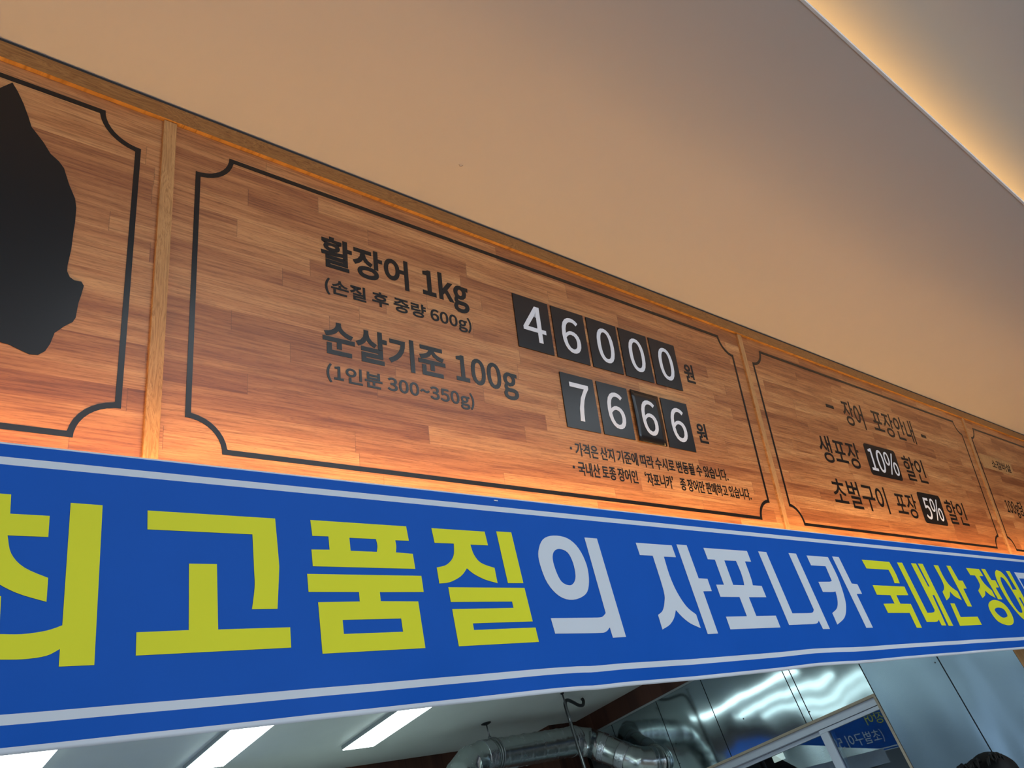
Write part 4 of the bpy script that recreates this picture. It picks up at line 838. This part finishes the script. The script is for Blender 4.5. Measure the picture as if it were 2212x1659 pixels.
# flat panels on the dining room ceiling; they show as the cool sheen on the boards
for x0, lab in ((1.0, 'square white dining room ceiling panel behind the viewer, left of three'), (2.5, 'square white dining room ceiling panel behind the viewer, middle of three'),
                (4.0, 'square white dining room ceiling panel behind the viewer, right of three')):
    o = empty('ceiling_light', None, (x0, -2.3, Z_RAISED))
    tag(o, lab, 'ceiling light', 'ceiling panels in the dining room')
    box('housing', (0, 0, -.03), (1.2, 1.2, 0), M_PANELFRAME, o)
    box('diffuser', (.01, .01, -.034), (1.19, 1.19, -.03), M_DINEPANEL, o)

# ================================================================== number cards
CW, CH = .1435, .1768
digit_box = {'4': (.028, .120, .030, .152), '6': (.034, .113, .027, .151), '0': (.036, .115, .027, .152), '7': (.034, .116, .0272, .150)}
cards = [('4', 1.4787, 1.0015, 'black price card with a white four, first of the upper row', 0),
         ('6', 1.6362, 1.0015, 'black price card with a white six in the upper row, after the four', 0),
         ('0', 1.7937, 1.0015, 'black price card with a white zero, directly right of the upper six', 0),
         ('0', 1.9500, 1.0015, 'black price card with a white zero, middle one of the three zeros', 0),
         ('0', 2.1070, 1.0015, 'black price card with a white zero, last of the upper row', 0),
         ('7', 1.6316, .7745, 'black price card with a white seven, first of the lower row', 0),
         ('6', 1.7905, .7745, 'black price card with a white six, directly right of the seven', 0),
         ('6', 1.9490, .7745, 'glossy warped black price card with a white six, third in the lower row', 1),
         ('6', 2.1065, .7745, 'black price card with a white six, last of the lower row', 0)]
for d, u, v, lab, warped in cards:
    bm = bmesh.new()
    N = 8
    rim = []
    for side in (0.0004, .0032):
        rows = []
        for j in range(N + 1):
            row = []
            for i in range(N + 1):
                x, y = CW * i / N, CH * j / N
                z = side
                if warped:
                    z += .0005 + .0045 * (1 - i / N) ** 2 * (1 - .3 * j / N) + .002 * math.sin(math.pi * j / N)
                row.append(bm.verts.new((x, y, z)))
            rows.append(row)
        for j in range(N):
            for i in range(N):
                f = bm.faces.new((rows[j][i], rows[j][i + 1], rows[j + 1][i + 1], rows[j + 1][i]))
                f.smooth = bool(warped)
        rim.append(rows)
    lo, hi = rim
    loop = [(0, i) for i in range(N)] + [(j, N) for j in range(N)] + [(N, N - i) for i in range(N)] + [(N - j, 0) for j in range(N)]
    for (a, b_), (c_, d_) in zip(loop, loop[1:] + loop[:1]):
        bm.faces.new((lo[a][b_], lo[c_][d_], hi[c_][d_], hi[a][b_]))
    o = finish(bm, 'number_card', M_CARD)
    o.matrix_world = sign_matrix(u, v, 0)
    tag(o, lab, 'price card', 'number cards on the price board')
    l, r, bt, tp = digit_box[d]
    wf = (lambda x, y, z: (x, y, z + .0005 + .0045 * (1 - x / CW) ** 2 * (1 - .3 * y / CH) + .002 * math.sin(math.pi * y / CH))) if warped else None
    contours_mesh('digit', fit_text(d, l, r, bt, tp, .0010), M_WHITE, o, .0010, .0002, .0038, wf)

# ================================================================== blue banner
HB = .100
KB = (D_SIGN - HB) / D_SIGN
U0, U1 = -1.6, 6.6


HEM = [(-1.6, .046), (.287, .0474), (.522, .0492), (.876, .0527), (1.163, .0562), (1.464, .0592), (1.535, .0588), (1.59, .0570), (1.715, .0585), (1.874, .0578), (2.02, .0564), (2.456, .0585),
       (2.70, .0622), (2.82, .0605), (2.98, .0574), (3.15, .0568), (3.34, .0567), (3.67, .0555), (4.05, .0535), (4.35, .0520), (4.716, .0496), (5.6, .047), (6.7, .046)]


def sag(u, v):
    """the loose lower hem rides up and ripples a little: returns (rise, bulge)"""
    k = 0
    while k < len(HEM) - 2 and u > HEM[k + 1][0]:
        k += 1
    (a, p), (c_, q) = HEM[k], HEM[k + 1]
    f = min(max((u - a) / (c_ - a), 0), 1)
    f = f * f * (3 - 2 * f) * .5 + f * .5
    rise = (p + (q - p) * f - .0473) * min(max((.36 - v) / .26, 0), 1)
    t = max(0.0, 1 - v / .165) ** 1.5
    return rise, (.008 * math.sin(u * 9.2 + .8) + .006 * math.sin(u * 15.7)) * t


bands = [(.0473, 1), (.0580, 0), (.0895, 1), (.1050, 0), (.4990, 1), (.5125, 0), (.5348, 1), (.5378, None)]
rows = []
for (v, m), (v2, _) in zip(bands, bands[1:]):
    k = 2 if v2 - v < .05 else 12
    for j in range(k):
        rows.append((v + (v2 - v) * j / k, m))
rows.append((bands[-1][0], None))
NU = 330
bm = bmesh.new()
grid = []
for v, m in rows:
    line = []
    for i in range(NU + 1):
        u = U0 + (U1 - U0) * i / NU
        dv, dh = sag(u, v)
        line.append(bm.verts.new((u * KB - U0 * KB, (v + dv) * KB, dh)))
    grid.append(line)
for j in range(len(rows) - 1):
    for i in range(NU):
        f = bm.faces.new((grid[j][i], grid[j][i + 1], grid[j + 1][i + 1], grid[j + 1][i]))
        f.material_index = rows[j][1]
        f.smooth = True
banner = finish(bm, 'banner', [M_BLUE, M_STRIPE], recalc=False)
md = banner.modifiers.new('thickness', 'SOLIDIFY')
md.thickness = .0008
md.offset = -1
banner.matrix_world = sign_matrix(U0 * KB, 0, HB)
tag(banner, 'long blue vinyl banner with yellow and white Korean lettering under the menu boards', 'banner')


def letter(name, contours, mat):
    cs = [[(x * KB - U0 * KB, y * KB) for x, y in c] for c in contours]
    return contours_mesh(name, cs, mat, banner, 0, .0002, .0007)


for ch, cs in SHAPES['Y'].items():
    tag(letter('yellow_letter', cs, M_YELLOW))
for ch, cs in SHAPES['W'].items():
    tag(letter('white_letter', cs, M_STRIPE))
st = contours_mesh('staple', [[(1.318 * KB - U0 * KB, .5265 * KB), (1.330 * KB - U0 * KB, .5265 * KB), (1.330 * KB - U0 * KB, .5290 * KB), (1.318 * KB - U0 * KB, .5290 * KB)]], M_WHITE, banner, 0, .0005, .001)

# warm strip light hidden behind the banner's top edge, shining up the boards
o = empty('strip_light', sign_matrix(U0 + .1, .477, .079))
tag(o, 'thin warm strip light tucked behind the top edge of the blue banner', 'strip light')
box('channel', (0, -.006, 0), (U1 - U0 - .2, 0, .012), M_PANELFRAME, o)
box('diffuser', (0, 0, .001), (U1 - U0 - .2, .003, .011), M_LED, o)
# warm cove light on top of the soffit edge
o = empty('cove_light', None, (XL + .1, .20, Z_SOFFIT + .03))
tag(o, 'warm strip light in the cove above the soffit edge', 'strip light')
box('channel', (0, -.012, 0), (XR - XL - .2, .012, .008), M_PANELFRAME, o)
box('diffuser', (0, -.010, .008), (XR - XL - .2, .010, .014), M_COVE, o)

# ================================================================== kitchen fittings
ZP = Z_KITCHEN - .04
labs = ['long white ceiling light panel nearest the duct, rightmost of those showing', 'long white ceiling light panel between its two neighbours',
        'long white ceiling light panel cut off at the bottom left corner of the photo', 'long white ceiling light panel out of sight, seen as a streak in the steel wall']
hidden = 'added white ceiling light panel hidden above the banner, nearer the dining room'
spots = [(x0, 3.273, lab) for x0, lab in zip((2.653, 1.722, .771, -.16), labs)] + [(x0, 1.72, hidden) for x0 in (2.653, 1.722, .771, -.16)]  # near row is added out of view to raise the kitchen's light level
for x0, y0, lab in spots:
    o = empty('ceiling_light', None, (x0, y0, Z_KITCHEN))
    tag(o, lab, 'ceiling light', 'ceiling light panels in the kitchen')
    W_, L_ = .217, 1.20
    box('housing', (0, 0, -.022), (W_, L_, 0), M_PANELFRAME, o)
    box('diffuser', (.004, .004, -.027), (W_ - .004, L_ - .004, -.022), M_PANEL, o)

# spiral ventilation duct: straight run, segmented bends, wall flange, foil tape
duct = empty('ventilation_duct', None, (0, 0, 0))
tag(duct, 'shiny spiral metal ventilation duct with segmented elbows below the kitchen ceiling', 'duct')
RD = .098
AX = Vector((3.60, 4.362, zc + .975)), Vector((4.44, 4.362, zc + .985))
dr = (AX[1] - AX[0]).normalized()
bm = bmesh.new()
n = 56
pts, rad = [], []
for i in range(n + 1):
    pts.append(AX[0].lerp(AX[1], i / n))
    rad.append(RD + (.0035 if i % 7 == 3 else 0.0))
bm_tube(bm, pts, rad, 36)
finish(bm, 'spiral_pipe', M_DUCT, duct)


def gored(name, pts, r=RD):
    """bend of short straight pieces with a raised seam at each joint"""
    P = [Vector(p) for p in pts]
    q, rr = [], []
    for a, b_ in zip(P, P[1:]):
        q += [a.lerp(b_, .03), a.lerp(b_, .06), a.lerp(b_, .94), a.lerp(b_, .97)]
        rr += [r + .003, r, r, r + .003]
    bm = bmesh.new()
    bm_tube(bm, q, rr, 36)
    return finish(bm, name, M_DUCT, duct)


gored('elbow', [(3.60, 4.362, zc + .975), (3.47, 4.355, zc + .955), (3.37, 4.345, zc + .890), (3.315, 4.335, zc + .80), (3.30, 4.33, zc + .72), (3.30, 4.33, zc + .645)])
gored('elbow', [(4.44, 4.362, zc + .985), (4.54, 4.335, zc + .955), (4.60, 4.26, zc + .885)])
gored('offset_pipe', [(4.60, 4.26, zc + .885), (4.645, 4.12, zc + .765)])
gored('elbow', [(4.645, 4.12, zc + .765), (4.68, 4.04, zc + .715), (4.73, 4.005, zc + .695), (4.788, 4.0, zc + .69)])
tube('flange', [(4.782, 4.0, zc + .69), (4.7975, 4.0, zc + .69)], [RD + .016, RD + .016], M_DUCT, duct, 36)
for a, b_ in (((3.575, 4.362, zc + .975), (3.65, 4.362, zc + .976)), ((4.385, 4.362, zc + .984), (4.45, 4.362, zc + .985)),
              ((4.585, 4.275, zc + .90), (4.605, 4.245, zc + .872)), ((4.628, 4.165, zc + .805), (4.648, 4.11, zc + .757)), ((4.715, 4.012, zc + .70), (4.75, 4.003, zc + .692))):
    bm = bmesh.new()
    A, B_ = Vector(a), Vector(b_)
    bm_tube(bm, [A.lerp(B_, k / 8) for k in range(9)], [RD + .004 + random.uniform(-.0012, .0016) for k in range(9)], 40)
    finish(bm, 'foil_tape', M_FOIL, duct)
hg = empty('pipe_hanger', None, (3.684, 4.362, Z_KITCHEN))
tag(hg, 'short threaded hanger rod with round ceiling plate holding up the duct', 'hanger')
tube('ceiling_plate', [(0, 0, 0), (0, 0, -.004), (0, 0, -.012)], [.034, .034, .014], M_DARKMETAL, hg, 20)
tube('rod', [(0, 0, -.010), (0, 0, -.098)], .0045, M_ROD, hg, 10)
bm = bmesh.new()
for xo in (-.010, .010):
    ring = [(xo, (RD + .006) * math.sin(2 * math.pi * k / 40), -.204 + (RD + .006) * math.cos(2 * math.pi * k / 40)) for k in range(41)]
    bm_tube(bm, ring, .0035, 8)
bm_tube(bm, [(0, 0, -.086), (0, 0, -.104)], .011, 6)
finish(bm, 'clamp_ring', M_ROD, hg)

rod = empty('hanging_rod', None, (3.969, 3.881, Z_KITCHEN))
tag(rod, 'long thin metal rod hanging from the kitchen ceiling in front of the duct', 'rod')
tube('ceiling_plate', [(0, 0, 0), (0, 0, -.008)], [.014, .010], M_DARKMETAL, rod, 14)
tube('rod', [(0, 0, -.006), (-.003, 0, -.9)], .0055, M_ROD, rod, 10)
tube('coupling', [(-.0005, 0, -.15), (-.0007, 0, -.185)], .009, M_ROD, rod, 10)
cb = tube('cable', spline([(4.300, 4.038, Z_KITCHEN), (4.305, 4.035, Z_KITCHEN - .022), (4.27, 4.02, Z_KITCHEN - .052), (4.20, 3.99, Z_KITCHEN - .058), (4.12, 3.955, Z_KITCHEN - .045), (4.045, 3.925, Z_KITCHEN - .036),
                           (3.995, 3.905, Z_KITCHEN - .055), (3.982, 3.90, Z_KITCHEN - .11), (3.980, 3.897, Z_KITCHEN - .25), (3.980, 3.897, Z_KITCHEN - .9)], 8), .011, M_RUBBER_SHADE)
tag(cb, 'black rubber cable curling from the kitchen ceiling and down along the thin rod', 'cable')

# extractor hood under the duct (it shows in the window glass)
hood = empty('extractor_hood', None, (2.75, 4.4, zc + .30))
tag(hood, 'steel extractor hood below the duct elbow, reflected in the kitchen window', 'extractor hood')
bm = bmesh.new()
lo = [bm.verts.new(p) for p in ((-.75, -.5, .12), (.75, -.5, .12), (.75, .5, .12), (-.75, .5, .12))]
hi = [bm.verts.new(p) for p in ((.30, -.25, .34), (.72, -.25, .34), (.72, .2, .34), (.30, .2, .34))]
for k in range(4):
    bm.faces.new((lo[k], lo[(k + 1) % 4], hi[(k + 1) % 4], hi[k]))
bm.faces.new(hi)
finish(bm, 'canopy', M_HOOD, hood)
bm = bmesh.new()
bm_box(bm, (-.76, -.51, 0), (.76, -.49, .12)); bm_box(bm, (-.76, .49, 0), (.76, .51, .12)); bm_box(bm, (-.76, -.49, 0), (-.74, .49, .12)); bm_box(bm, (.74, -.49, 0), (.76, .49, .12))
finish(bm, 'skirt', M_HOOD, hood)

# second blue banner deep in the kitchen, readable only as a reflection in the window
b2 = box('banner', (0, 0, 0), (2.9, .004, .42), M_BLUE)
b2.location = (-.75, 4.62, zc + .47)
tag(b2, 'blue banner inside the kitchen seen mirrored in the window glass', 'banner')
MX = Matrix.Rotation(math.pi / 2, 4, 'X')


def on_b2(name, contours, mat):
    o = contours_mesh(name, contours, mat, b2, 0, .0003, .0008)
    o.data.transform(MX)
    return o


for cs in words(fit_text('(초벌구이 5%', .40, 1.58, .085, .225), .04):
    on_b2('white_lettering', [[(x + .75, y) for x, y in c] for c in cs], M_STRIPE)
on_b2('yellow_lettering', [[(x + .75, y) for x, y in c] for c in fit_text('장어', .20, .62, .275, .395, 0)], M_YELLOW)
on_b2('stripe', [[(0, .022), (2.9, .022), (2.9, .034), (0, .034)], [(0, 0), (2.9, 0), (2.9, .008), (0, .008)]], M_STRIPE)

# cream lit shapes in the store room
for (y0, y1, z0, z1, lab) in ((3.85, 4.05, zc + .30, zc + .46, 'larger cream lit panel beyond the left window pane'), (3.55, 3.64, zc + .47, zc + .57, 'small cream lit panel beyond the left window pane')):
    o = box('lit_panel', (0, 0, 0), (.02, y1 - y0, z1 - z0), M_CREAM)
    o.location = (5.6, y0, z0)
    tag(o, lab, 'light')

# ================================================================== person at the counter
def person():
    root = empty('person', None, (3.86, 1.56, 0))
    root.rotation_euler = (0, 0, math.radians(180))   # local +x is where the person looks
    tag(root, 'dark-haired person in dark clothes, only the top of the head showing at the bottom right', 'person')
    V, E, Rr = [], [], []
    def j(p, r, par=None):
        V.append(p); Rr.append(r)
        if par is not None:
            E.append((par, len(V) - 1))
        return len(V) - 1
    pel = j((0, 0, .86), (.13, .17))
    wst = j((0, 0, 1.00), (.115, .145), pel)
    chs = j((.01, 0, 1.18), (.12, .165), wst)
    shl = j((0, 0, 1.31), (.085, .12), chs)
    nk = j((.01, 0, 1.375), (.055, .055), shl)
    h0 = j((.025, 0, 1.43), (.062, .06), nk)
    h1 = j((.03, 0, 1.485), (.088, .074), h0)
    h2 = j((.024, 0, 1.535), (.096, .076), h1)
    j((.016, 0, 1.572), (.062, .05), h2)
    for s in (-1, 1):
        a = j((0, s * .165, 1.295), (.055, .055), shl)
        el = j((-.02, s * .215, 1.04), (.042, .042), a)
        wr_ = j((.09, s * .20, .84), (.028, .028), el)
        hd = j((.115, s * .195, .785), (.020, .034), wr_)
        for k, (dy, ln) in enumerate(((-.027, .068), (-.009, .078), (.009, .073), (.026, .058))):
            f1 = j((.128, s * .195 + dy, .735), (.0088, .0088), hd)
            f2 = j((.136, s * .195 + dy, .735 - ln * .45), (.008, .008), f1)
            j((.130, s * .195 + dy, .735 - ln), (.007, .007), f2)
        t1 = j((.145, s * .165, .785), (.0095, .0095), wr_)
        j((.158, s * .160, .745), (.008, .008), t1)
        hp = j((0, s * .09, .80), (.095, .09), pel)
        kn = j((.015, s * .095, .46), (.06, .06), hp)
        an = j((-.01, s * .10, .085), (.04, .038), kn)
        j((.12, s * .11, .035), (.034, .042), an)
    me = bpy.data.meshes.new('body')
    me.from_pydata(V, E, [])
    o = link('body', me, [M_SKIN, M_CLOTH, M_TROUSER], root)
    sk = o.modifiers.new('skin', 'SKIN')
    for d_, r in zip(me.skin_vertices[0].data, Rr):
        d_.radius = r
    me.skin_vertices[0].data[0].use_root = True
    o.modifiers.new('sub', 'SUBSURF').levels = 2
    bpy.context.view_layer.update()
    dg = bpy.context.evaluated_depsgraph_get()
    m2 = bpy.data.meshes.new_from_object(o.evaluated_get(dg))
    o.modifiers.clear()
    o.data = m2
    m2.name = 'body'
    m2.materials.clear()
    for m in (M_SKIN, M_CLOTH, M_TROUSER):
        m2.materials.append(m)
    for p in m2.polygons:
        c = p.center
        arm = abs(c.y) > .15
        p.use_smooth = True
        if c.z < .06:
            p.material_index = 2
        elif c.z < .88 and not arm:
            p.material_index = 2
        elif c.z < 1.36 and not (arm and c.z < .90):
            p.material_index = 1
        else:
            p.material_index = 0
    # nose, ears, eyes, mouth
    bm = bmesh.new()
    bm_tube(bm, [(.108, 0, 1.505), (.122, 0, 1.48), (.130, 0, 1.462), (.112, 0, 1.452)], [.008, .011, .014, .008], 10)
    finish(bm, 'nose', M_SKIN, root)
    for s in (-1, 1):
        bm = bmesh.new()
        bmesh.ops.create_uvsphere(bm, u_segments=14, v_segments=10, radius=1)
        for v in bm.verts:
            v.co = Vector((v.co.x * .020 + .005, v.co.y * .008 + s * .083, v.co.z * .033 + 1.478))
        finish(bm, 'ear', M_SKIN, root, True)
        bm = bmesh.new()
        bmesh.ops.create_uvsphere(bm, u_segments=12, v_segments=8, radius=.012)
        for v in bm.verts:
            v.co += Vector((.103, s * .032, 1.500))
        finish(bm, 'eye', M_BLACK, root, True)
    box('mouth', (.105, -.022, 1.424), (.114, .022, 1.430), M_CASING, root, .002)
    # hair: cap with a ragged fringe sticking out over the forehead
    bm = bmesh.new()
    bmesh.ops.create_uvsphere(bm, u_segments=40, v_segments=26, radius=1)
    for v in bm.verts:
        c = v.co.copy()
        ang = math.atan2(c.y, c.x)
        wob = 1 + .02 * math.sin(ang * 17) + .015 * math.sin(ang * 29 + c.z * 9)
        x, y, z = c.x * .112 * wob - .012, c.y * .101 * wob, c.z * .104 * (1 + .01 * math.sin(ang * 23)) + 1.510
        front = max(0, c.x)
        cut = 1.455 + .112 * front ** 1.2
        if z < cut:
            k = min(1, (cut - z) / .05)
            x, y = x * (1 - .30 * k), y * (1 - .22 * k)
            z = cut - .012 * k + .006 * math.sin(ang * 21)
        if c.x > .55 and c.z < .45:
            x += .022 * front
        v.co = Vector((x, y, z))
    finish(bm, 'hair', M_HAIR, root, True)
    bm = bmesh.new()
    for k in range(34):
        a = random.uniform(-1.1, 1.1)
        p0 = Vector((.09 * math.cos(a) - .012, .09 * math.sin(a), 1.588 + random.uniform(-.008, .010)))
        p1 = Vector((.122 * math.cos(a) - .005, .108 * math.sin(a), 1.585 + random.uniform(-.008, .008)))
        p2 = Vector((.134 * math.cos(a) + .004, .112 * math.sin(a) + random.uniform(-.012, .012), 1.570 + random.uniform(-.010, .008)))
        bm_tube(bm, [p0, p1, p2], [.008, .007, .001], 6)
    finish(bm, 'fringe', M_HAIR, root)


person()
